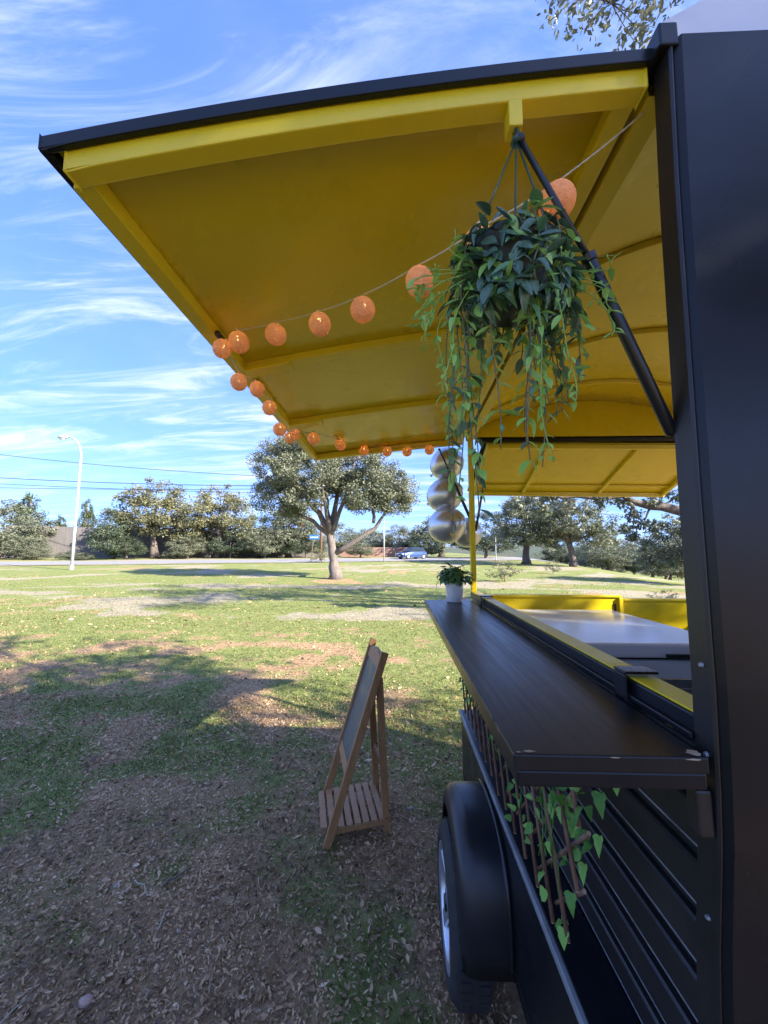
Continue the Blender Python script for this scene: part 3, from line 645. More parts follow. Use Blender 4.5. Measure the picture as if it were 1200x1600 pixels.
# ------------------------------------------------------------------ potted plant on the shelf
PP = thing('potted_plant', 'small leafy plant in a white pot at the end of the shelf', 'plant', (.335, 2.29, 1.310))
c0 = Vector((.335, 2.29, 1.3105))
MB().lathe([(0, 0), (.040, 0), (.043, .003), (.054, .108), (.056, .112), (.056, .118), (.051, .118), (.049, .095), (0, .095)], c0, 'Z', 32).build('pot', POTW, PP, smooth=True)
MB().lathe([(0, .1005), (.0488, .100)], c0, 'Z', 24).build('soil', SOIL, PP)
PG = mat('pot_leaf', (.040, .11, .028), .4, (.085, .18, .05), 14, transl=.15); PGL = mat('pot_leaf_light', (.07, .16, .035), .4, (.11, .21, .06), 14, transl=.2)
LP = {'d': [leafmesh('pot_leaf', PG, .74, .18, .35), leafmesh('pot_leaf', PG, .66, .1, .5)], 'l': [leafmesh('pot_leaf', PGL, .62, .2, .3)]}
sp = []
for k in range(290):
    a = q.uniform(0, 6.28); el = math.acos(q.uniform(-.35, 1)); r_ = q.uniform(.035, .092); o_ = Vector((math.sin(el) * math.cos(a), math.sin(el) * math.sin(a), math.cos(el)))
    p_ = c0 + Vector((0, 0, .140)) + Vector((o_.x * r_ * 1.12, o_.y * r_, o_.z * r_ * .85)); sp.append((p_, o_ * .7 + Vector((q.uniform(-.4, .4), q.uniform(-.4, .4), q.uniform(-1.2, .0))), o_ + Vector((0, 0, .6)), q.uniform(.022, .036), q.choice('dddl')))
for k in range(14):
    a = 6.28 * k / 14; MB().tube([c0 + Vector((0, 0, .098)), c0 + Vector((math.cos(a) * .03, math.sin(a) * .03, .14)), c0 + Vector((math.cos(a) * .06, math.sin(a) * .06, .15))], .0014, 5).build('stem', PGL, PP)
putmany(sp, LP, PP, 300, q)

# ------------------------------------------------------------------ willow trellis with ivy under the shelf
TL = thing('willow_trellis', 'brown willow stick trellis with ivy leaves hanging under the shelf', 'trellis', (.368, 1.55, .70))
XT, ZT = .368, 1.258
tips = [(.838, 1.055), (.859, .921), (.918, .775)] + [(1.0 + i * .096, .742 + q.uniform(-.006, .012)) for i in range(13)]
for (y1, zl) in tips:    # sticks leaning towards the near end as they go down
    yt = min(y1 + (ZT - zl) * q.uniform(.44, .50), 2.34)
    a = Vector((XT - .005, yt, ZT)); b_ = Vector((XT - .007, y1, zl)); m_ = a.lerp(b_, .5) + Vector((q.uniform(-.002, .002), q.uniform(-.004, .004), 0))
    sk = MB().tube([a, m_, b_], [.0042, .0046, .0050], 8).build('stick', STICK, TL, smooth=True)
    d = (b_ - m_).normalized(); MB().tube([b_, b_ + d * .0012], .0045, 8).build('cut_end', STICKE, sk)
for i in range(13):    # crossing sticks behind them
    c = 1.754 + i * .098; zb = (.921, 1.051, 1.141)[i] if i < 3 else 1.256; b_ = Vector((XT + .006, (c - zb) / .97, zb)); za = .748 + q.uniform(-.004, .05); a = Vector((XT + .004, (c - za) / .97, za))
    if a.y > 2.34: a = Vector((XT + .004, 2.34, c - 2.34 * .97))
    if a.z > 1.2: continue
    sk = MB().tube([a, a.lerp(b_, .5) + Vector((0, 0, q.uniform(-.004, .004))), b_], .0046, 8).build('stick', STICK, TL, smooth=True)
    d = (b_ - a).normalized(); MB().tube([b_, b_ + d * .0012], .0042, 8).build('cut_end', STICKE, sk)
ivy = [(0, .04), (-.06, .5), (.06, .85), (.20, 1.0), (.30, .82), (.38, .70), (.50, .74), (.60, .60), (.74, .40), (.88, .2), (1, .01)]
LI = {'d': [leafmesh('ivy_leaf', IVY, .9, .12, .2, ivy), leafmesh('ivy_leaf', IVY, .8, .35, .6, ivy), leafmesh('ivy_leaf', IVY, .7, .5, -.3, ivy)], 'l': [leafmesh('ivy_leaf', IVYL, .9, .25, .45, ivy), leafmesh('ivy_leaf', IVYL, .6, .5, .2, ivy)]}
sp = []
for k in range(230):
    t_ = q.random()**1.55; y = .84 + t_ * 1.40; z = q.uniform(.76, 1.22) if y < 1.3 else q.uniform(.85, 1.25)
    if y < .95 and z < .95: z += .22
    p_ = Vector((XT + q.uniform(-.022, .030), y, z)); sp.append((p_, Vector((-.5 + q.uniform(-.5, .5), q.uniform(-1, 1), q.uniform(-1, .3))), Vector((-1, -.5 + q.uniform(-.5, .5), .5)), q.uniform(.018, .033), q.choice('ddl')))
for (y, z, xo, sz) in ((2.33, 1.21, -.055, .06), (2.26, 1.16, -.05, .055), (2.05, 1.04, -.03, .05), (1.85, 1.0, -.03, .05), (.80, 1.14, .02, .036), (.79, 1.07, .01, .032), (.93, .79, -.01, .032), (.86, .97, .01, .034), (.88, .90, -.01, .034), (.76, 1.20, .03, .034)):
    sp.append((Vector((XT + xo, y, z)), Vector((-.4, -.5, -.6)), Vector((-.8, -.6, .6)), sz, q.choice('dl')))
putmany(sp, LI, TL, 300, q)
for k in range(9):
    y = q.uniform(.84, 1.5); pts = [Vector((XT - .012, y, 1.24))]
    for j in range(8): pts.append(pts[-1] + Vector((q.uniform(-.008, .006), q.uniform(-.025, .025), -q.uniform(.03, .058))))
    MB().tube(pts, .0011, 5).build('tendril', IVY, TL, smooth=True)

# ------------------------------------------------------------------ string of cotton ball lights
SL = thing('string_lights', 'string of peach cotton ball lights looped under the raised hatch', 'string lights', (-.2, 1.5, 2.25))
BALLM = bpy.data.materials.new('cotton_thread_ball'); BALLM.use_nodes = True
t = BALLM.node_tree; n = t.nodes; l = t.links; p = n['Principled BSDF']; p.inputs['Roughness'].default_value = .8; p.inputs['Specular IOR Level'].default_value = .2
tcn = n.new('ShaderNodeTexCoord'); wv = n.new('ShaderNodeTexNoise'); mp = n.new('ShaderNodeMapping'); mp.inputs['Scale'].default_value = (40, 40, 220); mp.inputs['Rotation'].default_value = (.5, .4, 0)
l.new(tcn.outputs['Object'], mp.inputs[0]); l.new(mp.outputs[0], wv.inputs['Vector']); wv.inputs['Scale'].default_value = 2; wv.inputs['Detail'].default_value = 4; wv.inputs['Distortion'].default_value = 1.2
cr = n.new('ShaderNodeValToRGB'); l.new(wv.outputs['Fac'], cr.inputs[0]); cr.color_ramp.elements[0].position = .32; cr.color_ramp.elements[1].position = .68
cr.color_ramp.elements[0].color = (.46, .24, .11, 1); cr.color_ramp.elements[1].color = (.78, .50, .29, 1); l.new(cr.outputs[0], p.inputs['Base Color'])
bm_ = n.new('ShaderNodeBump'); bm_.inputs['Strength'].default_value = .5; bm_.inputs['Distance'].default_value = .002; l.new(wv.outputs['Fac'], bm_.inputs['Height']); l.new(bm_.outputs[0], p.inputs['Normal'])
tl = n.new('ShaderNodeBsdfTranslucent'); tl.inputs[0].default_value = (.75, .45, .22, 1); ms = n.new('ShaderNodeMixShader'); ms.inputs[0].default_value = .25; l.new(p.outputs[0], ms.inputs[1]); l.new(tl.outputs[0], ms.inputs[2])
tp = n.new('ShaderNodeBsdfTransparent'); m2 = n.new('ShaderNodeMixShader'); mr = n.new('ShaderNodeMapRange'); l.new(wv.outputs['Fac'], mr.inputs[0]); mr.inputs[1].default_value = .37; mr.inputs[2].default_value = .30; mr.inputs[3].default_value = 0; mr.inputs[4].default_value = .8
l.new(mr.outputs[0], m2.inputs[0]); l.new(ms.outputs[0], m2.inputs[1]); l.new(tp.outputs[0], m2.inputs[2]); l.new(m2.outputs[0], n['Material Output'].inputs[0])
GLOW = bpy.data.materials.new('warm_bulb'); GLOW.use_nodes = True; g = GLOW.node_tree.nodes['Principled BSDF']; g.inputs['Emission Color'].default_value = (1, .58, .2, 1); g.inputs['Emission Strength'].default_value = 5; g.inputs['Base Color'].default_value = (1, .8, .5, 1)
def ballmesh(r):
    return MB().lathe([(r * math.sin(a), r * 1.03 * math.cos(a)) for a in np.linspace(.16, math.pi - .001, 18)], (0, 0, 0), 'Z', 28)
tmp = ballmesh(.0305).build('lamp_ball', BALLM, None, smooth=True, local=True); BME = tmp.data; bpy.data.objects.remove(tmp)
tmp = MB().lathe([(.0042 * math.sin(a), .007 * math.cos(a)) for a in np.linspace(.001, math.pi - .001, 8)], (0, 0, 0), 'Z', 10).build('bulb', GLOW, None, smooth=True, local=True); UME = tmp.data; bpy.data.objects.remove(tmp)
tmp = MB().lathe([(0, .010), (.0034, .009), (.0040, 0), (.0046, -.008), (0, -.009)], (0, 0, 0), 'Z', 10).build('socket', WIRE, None, smooth=True, local=True); KME = tmp.data; bpy.data.objects.remove(tmp)
bs = [(.309, .682, 2.268), (.160, .68, 2.176), (.051, .78, 2.183), (-.083, .90, 2.201), (-.207, .98, 2.215), (-.354, 1.06, 2.236), (-.472, 1.08, 2.226),
      (-0.522, 1.079, 2.206), (-0.51, 1.179, 2.147), (-0.496, 1.303, 2.177), (-0.499, 1.445, 2.163), (-0.505, 1.6, 2.126), (-0.499, 1.739, 2.131), (-0.499, 1.826, 2.177),
      (-.545, 2.46, 2.352 - .05), (-.344, 2.3, 2.253), (-.215, 2.50, 2.271), (-.062, 2.5, 2.262), (.070, 2.5, 2.261), (.219, 2.5, 2.272)]
bs[14] = (-.445, 2.0, 2.206)
for i, c in enumerate(bs):
    sc = 1.1 if i < 2 else 1.0 if i < 7 else (.90 if i < 14 else 1.05)
    o = bpy.data.objects.new('lamp_ball', BME); COL.objects.link(o); o.parent = SL; o.location = Vector(c) - SL.location; o.scale = (sc * random.uniform(.94, 1.04), sc * random.uniform(.94, 1.04), sc * random.uniform(.98, 1.06)); o.rotation_euler = (random.uniform(-.3, .3), random.uniform(-.3, .3), random.uniform(0, 6))
    u = bpy.data.objects.new('bulb', UME); COL.objects.link(u); u.parent = o; u.location = (0, 0, .012)
    k_ = bpy.data.objects.new('socket', KME); COL.objects.link(k_); k_.parent = o; k_.location = (0, 0, .030)
def wire_run(keys, sag):
    mb = MB(); mb2 = MB(); pts = []
    for a, b in zip(keys[:-1], keys[1:]):
        a = Vector(a); b = Vector(b); m_ = max(6, int((b - a).length / .008))
        for j in range(m_): t_ = j / m_; pts.append(a.lerp(b, t_) - Vector((0, 0, sag * 4 * t_ * (1 - t_))))
    pts.append(Vector(keys[-1])); ph = 0
    A_, B_ = [], []
    for j, p_ in enumerate(pts): ph = j * 1.25; o_ = Vector((math.cos(ph) * .35, math.sin(ph) * .6, math.sin(ph))) * .0011; A_.append(p_ + o_); B_.append(p_ - o_)
    mb.tube(A_, .0014, 5).tube(B_, .0014, 5); w_ = mb.build('wire', WIRE, SL, smooth=True); return w_
up = lambda c, d=.036: (c[0], c[1], c[2] + d)
wire_run([(.472, .655, 2.425)] + [up(c, .040) for c in bs[:7]] + [(-.552, 1.20, 2.262 + .0)], .004)
wire_run([(-.552, 1.20, 2.262)] + [up(c, .031) for c in bs[7:14]] + [(-.50, 2.05, 2.255)], .002)
wire_run([(-.50, 2.05, 2.255)] + [up(c) for c in bs[14:]] + [(.29, 2.53, 2.31)], .003)

# ------------------------------------------------------------------ balloons on the far corner post
def balloon(c, r, tilt, label):
    t_ = thing('balloon', label, 'balloon', c, 'silver balloons tied to the far corner post'); t_.rotation_euler = tilt
    prof = [(r * math.sin(a) * (1 - .10 * max(0, -math.cos(a))**2), -r * 1.06 * math.cos(a) if math.cos(a) < 0 else -r * 1.14 * math.cos(a)) for a in np.linspace(.10, math.pi - .001, 26)]
    MB().lathe(prof, (0, 0, 0), 'Z', 36).build('skin', BALLOON, t_, smooth=True, local=True)
    z = -r * 1.135; MB().lathe([(.010, z), (.005, z - .006), (.004, z - .010), (.012, z - .022)], (0, 0, 0), 'Z', 14).build('knot', BALLOON, t_, smooth=True, local=True)
balloon((.346, 2.62, 1.78), .122, (.5, 1.2, 0), 'lowest silver balloon, in front of the yellow corner post')
balloon((.336, 2.64, 1.99), .118, (.9, 1.0, .3), 'middle silver balloon, between two others beside the hatch strut')
balloon((.356, 2.65, 2.215), .112, (.6, .9, .2), 'topmost silver balloon, partly hidden by the hanging vine')
balloon((.49, 2.72, 1.735), .105, (.6, -1.2, .2), 'silver balloon half hidden behind the yellow corner post')

# ------------------------------------------------------------------ trees
def leafcloud(centers, crad, per, size, seed, flat=.75, out=None, asp=.55):
    """diamond leaves scattered in clumps; returns V, F, rnd"""
    g = np.random.default_rng(seed); n_ = len(centers) * per
    c = np.repeat(centers, per, 0); cr_ = np.repeat(crad, per)
    d = g.normal(size=(n_, 3)); d /= np.linalg.norm(d, axis=1)[:, None]; rad = g.random(n_)**.45
    p_ = c + d * (rad * cr_)[:, None] * np.array([1, 1, flat])
    nrm_ = d * .7 + g.normal(size=(n_, 3)) * .75 + np.array([0, 0, .35]); nrm_ /= np.linalg.norm(nrm_, axis=1)[:, None]
    u = np.cross(nrm_, g.normal(size=(n_, 3))); u /= np.linalg.norm(u, axis=1)[:, None] + 1e-9; v = np.cross(nrm_, u)
    sz = size * g.uniform(.6, 1.3, n_)
    u = u * sz[:, None]; v = v * (sz * asp)[:, None]
    V = np.stack([p_ - u, p_ - v * .9 + u * .1, p_ + u, p_ + v * .9 + u * .1], 1).reshape(-1, 3)
    F = np.arange(n_ * 4).reshape(-1, 4)
    r_ = np.clip(np.repeat(g.normal(.45, .17, len(centers)), per) + g.normal(0, .16, n_), 0, 1)
    return V, F, np.repeat(r_, 4)
def crown_centers(n_, ell, g, shell=.55):
    """clump centres inside a union of ellipsoids [(cx,cy,cz,rx,ry,rz)]"""
    out = []
    w_ = np.array([e[3] * e[4] * e[5] for e in ell])**.7; w_ = w_ / w_.sum()
    for e, k in zip(ell, g.multinomial(n_, w_)):
        d = g.normal(size=(k, 3)); d /= np.linalg.norm(d, axis=1)[:, None]; d[:, 2] = np.where(d[:, 2] < -.45, d[:, 2] * .5, d[:, 2])
        r_ = shell + (1 - shell) * g.random(k)**.7
        out.append(np.array(e[:3]) + d * r_[:, None] * np.array(e[3:]))
    return np.concatenate(out)
def bez(a, b, bend, n_=7):
    a = Vector(a); b = Vector(b); m_ = (a + b) / 2 + Vector(bend); return [(a * (1 - t_)**2 + m_ * 2 * t_ * (1 - t_) + b * t_ * t_) for t_ in np.linspace(0, 1, n_)]
def skeleton(trunk, tr, limbs, cents, seed, twig=.02, frac=1.0):
    """trunk polyline, limbs [(start, end, r0, bend)], thin branches from limbs to clump centres"""
    g = random.Random(seed); mb = MB(); mb.tube(trunk, tr, 12); nodes = []
    for a, b, r0, bend in limbs:
        pts = bez(a, b, bend, 8); wob = [pts[0]] + [p_ + Vector((g.uniform(-1, 1), g.uniform(-1, 1), g.uniform(-1, 1))) * r0 * .6 for p_ in pts[1:]]
        rr_ = [r0 * (1 - .78 * j / 7) for j in range(8)]; mb.tube(wob, rr_, 8); nodes += list(zip(wob[2:], rr_[2:]))
    P = np.array([tuple(p_) for p_, _ in nodes])
    for c in cents:
        if g.random() > frac: continue
        i_ = int(np.argmin(np.linalg.norm(P - c, axis=1) + np.maximum(0, P[:, 2] - c[2]) * .4)); a, r_ = nodes[i_]
        r_ = min(r_ * .6, twig); L_ = (Vector(c) - a).length
        pts = bez(a, c, (g.uniform(-.15, .15) * L_, g.uniform(-.15, .15) * L_, g.uniform(-.05, .2) * L_), 5); mb.tube(pts, [r_, r_ * .85, r_ * .65, r_ * .45, r_ * .2], 5, caps=False)
    return mb
def flare(x, y, z0, h, r_, lean=(0, 0), n_=8, seed=1):
    g = random.Random(seed); pts = []; rad = []
    for j in range(n_):
        t_ = j / (n_ - 1); pts.append((x + lean[0] * t_ + g.uniform(-.3, .3) * r_ * .5 * (t_ > 0), y + lean[1] * t_ + g.uniform(-.3, .3) * r_ * .5 * (t_ > 0), z0 + h * t_)); rad.append(r_ * (1 + .55 * (1 - t_)**6) * (1 - .25 * t_) * g.uniform(.93, 1.07))
    return pts, rad

# the big holm oak in the middle of the field
def oak_big(name, label, base, group=None, leafm=OAK, seed=5, clumps=430, per=250, size=.062):
    g = np.random.default_rng(seed); x, y = base; z = tz(x, y) - .05
    T_ = thing(name, label, 'tree', (x, y, z), group)
    ell = [(x - 1.7, y, z + 6.3, 3.1, 3.0, 2.8), (x + 1.2, y + .2, z + 6.4, 2.5, 2.8, 1.9), (x + 2.6, y - .2, z + 5.2, 2.0, 2.0, 1.5), (x - 3.5, y, z + 4.5, 1.6, 2.0, 1.6), (x - 3.6, y, z + 7.0, 1.3, 1.6, 1.5), (x + 3.6, y, z + 4.4, 1.3, 1.3, 1.0), (x + 1.6, y - .8, z + 4.6, 1.3, 1.4, 1.0), (x - 1.6, y - 1.2, z + 4.5, 1.4, 1.2, .9), (x - 2.4, y + .3, z + 7.9, 1.5, 1.6, 1.2)]
    cents = crown_centers(clumps, ell, g, .45)
    pts, rad = flare(x, y, z, 2.6, .29, (-.35, 0), seed=seed)
    tp_ = Vector(pts[-1]); lo_ = Vector(pts[4])
    limbs = [(tp_, (x - 2.6, y - .6, z + 6.4), .21, (-.3, 0, .3)), (tp_, (x - .3, y + .8, z + 7.6), .2, (.4, 0, .2)), (tp_, (x + 1.1, y - .8, z + 7.0), .17, (.5, 0, 0)), (lo_, (x + 3.5, y - .3, z + 4.5), .19, (.6, 0, -.35)),
             (tp_, (x - 3.4, y + .4, z + 4.6), .15, (-.6, 0, .5)), ((x + 2.2, y - .2, z + 3.3), (x + 2.5, y, z + 5.8), .11, (-.2, 0, .2)), (tp_, (x - 1.2, y + 2, z + 6.2), .14, (0, .3, .3)), (tp_, (x - .6, y - 2.2, z + 6.0), .14, (0, -.4, .3))]
    skeleton(pts, rad, limbs, cents, seed, .045, .75).build('trunk', BARKL, T_, smooth=True)
    V, F, r_ = leafcloud(cents, g.uniform(.30, .72, len(cents)), per, size, seed)
    cr_ = npmesh('crown', V - np.array(T_.location), F, leafm, T_, r_); return T_, cr_
OAKT, _ = oak_big('oak_tree', 'large spreading oak standing alone in the middle of the field', (-3.56, 22.6))

# variants for the other trees, height 1 crown about 1 wide
def variant(seed, ell, clumps, per, size, m, crad=(.06, .12), stem=.04, trunk_h=.32, bark=BARK, frac=.7, flat=.8):
    g = np.random.default_rng(seed); cents = crown_centers(clumps, ell, g, .5); pts, rad = flare(0, 0, 0, trunk_h, stem, (g.uniform(-.04, .04), 0), seed=seed)
    tp_ = Vector(pts[-1]); limbs = [(tp_, (e[0], e[1], e[2] + e[5] * .3), stem * .6, (0, 0, .03)) for e in ell] + [(tp_, tuple(cents[i]), stem * .4, (0, 0, .03)) for i in range(6)]
    a = skeleton(pts, rad, limbs, cents, seed, stem * .22, frac).build('trunk', bark, None, smooth=True, local=True)
    V, F, r_ = leafcloud(cents, g.uniform(*crad, len(cents)), per, size, seed, flat); b_ = npmesh('crown', V, F, m, None, r_)
    res = (a.data, b_.data); bpy.data.objects.remove(a); bpy.data.objects.remove(b_); return res
round_e = [(-.12, 0, .56, .36, .36, .32), (.18, .05, .52, .30, .32, .30), (.0, -.05, .74, .28, .28, .24), (-.33, 0, .36, .18, .24, .22), (.34, 0, .34, .18, .24, .22), (.02, -.1, .40, .26, .22, .18)]
bush_e = [(0, 0, .48, .46, .42, .46), (-.25, 0, .30, .28, .30, .28), (.27, 0, .32, .26, .30, .30)]
cone_e = [(0, 0, .30, .34, .34, .25), (0, 0, .52, .26, .26, .25), (0, 0, .74, .16, .16, .22)]
VO = [variant(s_, round_e, 190, 95, .0145, OAK, crad=(.05, .11)) for s_ in (31, 32)]
VY = [variant(s_, round_e, 190, 95, .013, OAKY, crad=(.05, .11)) for s_ in (41,)]
VD = [variant(51, bush_e, 170, 90, .0145, OAKD, stem=.03, trunk_h=.2), variant(52, bush_e, 170, 90, .0145, OAK, stem=.03, trunk_h=.2)]
VP = [variant(61, cone_e, 130, 60, .017, PINE, crad=(.05, .09), stem=.025, trunk_h=.85)]
VR = [variant(71, cone_e, 110, 50, .02, POPL, crad=(.05, .09), stem=.02, trunk_h=.8)]
VS = [variant(81, bush_e, 46, 26, .026, OAKY, crad=(.08, .13), stem=.018, trunk_h=.3, frac=1)]
def tree(v, label, x, y, w_, h_, name='oak_tree', group='trees along the road', cat='tree', rz=0, dz=0):
    T_ = thing(name, label, cat, (x, y, tz(x, y) - .04 + dz), group)
    for nm, me in zip(('trunk', 'crown'), v):
        o = bpy.data.objects.new(nm, me); COL.objects.link(o); o.parent = T_; o.scale = (w_ / .98, w_ / .98, h_ / 1.0); o.rotation_euler = (0, 0, rz)
    return T_
tree(VD[1], 'olive green tree at the left edge of the photo beyond the road', -56, 53, 12.5, 8.6, rz=1)
tree(VP[0], 'pointed conifer rising behind the olive tree at the far left', -63.8, 64, 8.5, 11.8, 'conifer_tree')
tree(VP[0], 'low yellowish conifer top showing above the reed screen', -65.1, 72, 5.5, 8.4, 'conifer_tree', rz=2)
tree(VP[0], 'slim conifer just right of the lamp post', -54.9, 66, 5.5, 10.8, 'conifer_tree', rz=4)
tree(VD[0], 'dark bushy tree between the lamp post and the autumn oak', -38.7, 51.5, 8.0, 7.3, rz=2)
tree(VY[0], 'autumn tinted oak with reddish limbs left of the field oak', -34.5, 54, 13.0, 11.6, rz=.4)
tree(VY[0], 'olive brown oak right beside the autumn tinted oak', -26.5, 56, 11.5, 11.2, rz=3.4)
tree(VD[0], 'dark shrubby tree under the right side of the olive brown oak', -21.5, 60, 8.5, 7.0, rz=1.2)
tree(VO[0], 'grey green oak behind the left side of the field oak', -16.6, 58.5, 11.0, 8.0, rz=2.2)
tree(VR[0], 'orange autumn poplar glowing behind the field oak', -20.0, 80, 4.6, 9.6, 'poplar_tree')
tree(VD[1], 'low round tree behind the field oak trunk', -10.8, 66, 11, 6.0, rz=.8)
tree(VD[1], 'small round tree left of the white pole', -5.0, 70, 8, 5.4, rz=2.8)
tree(VD[1], 'round tree directly behind the passing car', .6, 68.5, 9, 5.8, rz=4.4)
tree(VO[1], 'broad oak behind the silver balloons beyond the road', 7.2, 63, 11.5, 7.3, rz=.5)
tree(VD[0], 'dark tree seen just right of the yellow post', 12.4, 54, 8.0, 7.0, rz=3.5)
tree(VO[0], 'oak with forked trunk seen through the hatch, left of two', 13.2, 40, 9.2, 7.6, rz=1.0)
tree(VO[1], 'oak with short straight trunk seen through the hatch, right of two', 16.2, 36, 7.4, 7.2, rz=2.6)
tree(VO[0], 'pale oak at the right side of the hatch opening', 15.0, 20.5, 4.6, 4.1, rz=5, dz=-.2)
for i, (x, y, w_, h_, v, lb) in enumerate([(36.6, 70, 9, 6.6, 1, 'farthest tree of the valley wood left of the blue hill'), (36.5, 61, 8, 6.2, 1, 'valley tree right under the blue hill'), (33.5, 52, 7, 5.4, 0, 'darker valley tree right of the blue hill'),
        (29.8, 44, 6.5, 4.8, 1, 'valley tree left of the pale oak'), (26.3, 35, 5.6, 4.4, 0, 'nearest valley tree below the pale oak'), (30.0, 56, 7.5, 4.5, 0, 'low valley tree right of the straight trunked oak'), (24.6, 46, 6, 3.6, 1, 'bushy tree at the crest of the slope'), (22.6, 33, 4, 2.4, 1, 'shrubby tree at the edge of the slope'), (44, 78, 11, 6.5, 1, 'valley tree far behind the pale oak'), (40, 90, 13, 8, 0, 'broad valley tree beneath the sky gap')]):
    tree(VD[v], lb, x, y, w_, h_, group='trees in the valley', rz=i * 1.3)
tree(VS[0], 'thin bare sapling in the grass right of the yellow post', 5.8, 21, 1.9, 1.35, 'sapling', 'young plants in the field', 'sapling')
tree(VS[0], 'tiny sapling in the grass between the two far oaks', 10.7, 27, 1.2, 1.1, 'sapling', 'young plants in the field', 'sapling', 2)
tree(VS[0], 'small green shrub just above the right yellow end panel', 7.75, 11.6, 1.0, .62, 'shrub', 'young plants in the field', 'shrub', 4)
tree(VS[0], 'scrubby bush at the foot of the wooden utility pole', -8.3, 42.5, 2.8, 1.9, 'shrub', 'young plants in the field', 'shrub', 1)
for i, (x, y, h_) in enumerate([(-47, 49, 1.6), (-43, 49.5, 1.3), (-40, 48, 1.1), (-31, 52.5, 1.4)]):
    tree(VD[1], ['roadside shrub at the left end of the reed screen', 'roadside shrub in front of the reed screen', 'low shrub below the dark bushy tree', 'roadside shrub at the foot of the autumn oak'][i], x, y, 3.2, h_, 'shrub', 'roadside shrubs', 'shrub', i)

for i, (x, y, w_, h_, lb) in enumerate([(-36.5, 51, 5, 3.4, 'rounded bush under the left side of the autumn oak'), (-29.5, 53.5, 6, 3.6, 'rounded bush between the autumn oak and the brown oak'), (-24.0, 55, 6, 4.2, 'full bush right below the olive brown oak'), (-19.0, 55, 6.5, 4.6, 'large bush left of the field oak crown edge'), (-13.5, 57, 6, 4.4, 'large bush just left of the street sign'), (-5.5, 58, 5, 2.6, 'low bush behind the field oak trunk'), (4.5, 59, 6, 3.4, 'bush beyond the road to the right of the car'), (-50, 50.5, 6, 3.2, 'bush spilling over the left end of the reed screen')]):
    tree(VD[i % 2], lb, x, y, w_, h_, 'bush', 'bushes beyond the road', 'bush', i * 1.7)

# oak behind the trailer whose limb crosses the hatch opening
T_ = thing('oak_tree', 'oak whose dark limb crosses the top right of the hatch opening', 'tree', (10.2, 9.3, -.05)); g = np.random.default_rng(91)
pts, rad = flare(10.2, 9.3, -.05, 2.3, .36, (-.5, 0), seed=3); tp_ = Vector(pts[-1])
cents = np.concatenate([crown_centers(190, [(9.5, 9.6, 6.3, 4.2, 4.2, 2.3), (6.4, 10.5, 5.6, 2.6, 2.6, 1.6), (12.5, 9, 5, 2.6, 3, 1.8), (4.2, 9.6, 7.6, 2.4, 2.4, 1.3), (5.6, 6.4, 7.6, 2.4, 2.4, 1.3)], g), np.array([(5.9, 9.0, 2.75), (5.5, 9.1, 2.45), (5.25, 9.0, 2.12), (5.6, 8.9, 2.2), (5.3, 9.1, 2.75), (5.0, 9.2, 2.95), (4.8, 9.0, 2.8), (4.5, 9.1, 3.1), (6.2, 9.2, 3.0), (5.4, 9.0, 1.95), (4.3, 9, 3.2), (6.6, 9.1, 2.9), (3.9, 9.3, 3.1), (3.6, 9.2, 2.9), (3.2, 9.3, 3.0), (3.5, 9.2, 2.55), (2.9, 9.2, 2.7), (4.1, 9.3, 2.7)])])
limbs = [(tp_, (6.9, 9.05, 2.34), .20, (-.8, 0, -.3)), ((6.95, 9.05, 2.32), (4.6, 9.05, 2.84), .13, (-.2, 0, .34)), ((4.8, 9.05, 2.82), (2.9, 9.2, 2.95), .06, (0, 0, .05)), (tp_, (8.5, 10, 6.4), .22, (0, 0, .4)), (tp_, (11.5, 8.8, 6), .2, (.5, 0, .2)), (tp_, (6.5, 10.6, 5.2), .17, (-.6, .2, .5)), (tp_, (9.8, 7.2, 6), .16, (0, -.6, .2)), (tp_, (4.4, 9.4, 7.4), .16, (-.6, 0, 1)), (tp_, (5.8, 6.6, 7.4), .16, (-.6, 0, 1))]
skeleton(pts, rad, limbs, cents, 9, .03).build('trunk', BARK, T_, smooth=True)
V, F, r_ = leafcloud(cents, np.concatenate([g.uniform(.5, .9, 190), g.uniform(.16, .28, 18)]), 130, .055, 92); npmesh('crown', V - np.array(T_.location), F, OAK, T_, r_)

# oak right of the camera that shades the trailer; one branch reaches over the roof
def shade_oak(label, x, y, seed, ell, extra=None):
    T_ = thing('oak_tree', label, 'tree', (x, y, -.05), 'oaks beside the trailer'); g = np.random.default_rng(seed)
    pts, rad = flare(x, y, -.05, 2.6, .36, (-.3, .1), seed=seed); tp_ = Vector(pts[-1]); cents = crown_centers(125, ell, g)
    limbs = [(tp_, (e[0], e[1], e[2]), .2, (0, 0, .4)) for e in ell] + [(tp_, tuple(cents[i]), .12, (0, 0, .4)) for i in range(5)]
    V, F, r_ = leafcloud(cents, g.uniform(.5, .9, len(cents)), 110, .085, seed)
    if extra is not None:
        limbs += [(Vector((3.4, .9, 5.6)), Vector((1.25, 1.95, 4.75)), .03, (0, 0, .25)), (tp_, Vector((3.4, .9, 5.6)), .12, (-.3, 0, .6))]
        V2, F2, r2 = leafcloud(extra, g.uniform(.10, .18, len(extra)), 60, .021, seed + 1, 1, asp=.5); F2 = F2 + len(V); V = np.concatenate([V, V2]); F = np.concatenate([F, F2]); r_ = np.concatenate([r_, r2]); cents = np.concatenate([cents, extra])
    skeleton(pts, rad, limbs, cents, seed, .012 if extra is not None else .03).build('trunk', BARK, T_, smooth=True)
    npmesh('crown', V - np.array(T_.location), F, OAK, T_, r_)
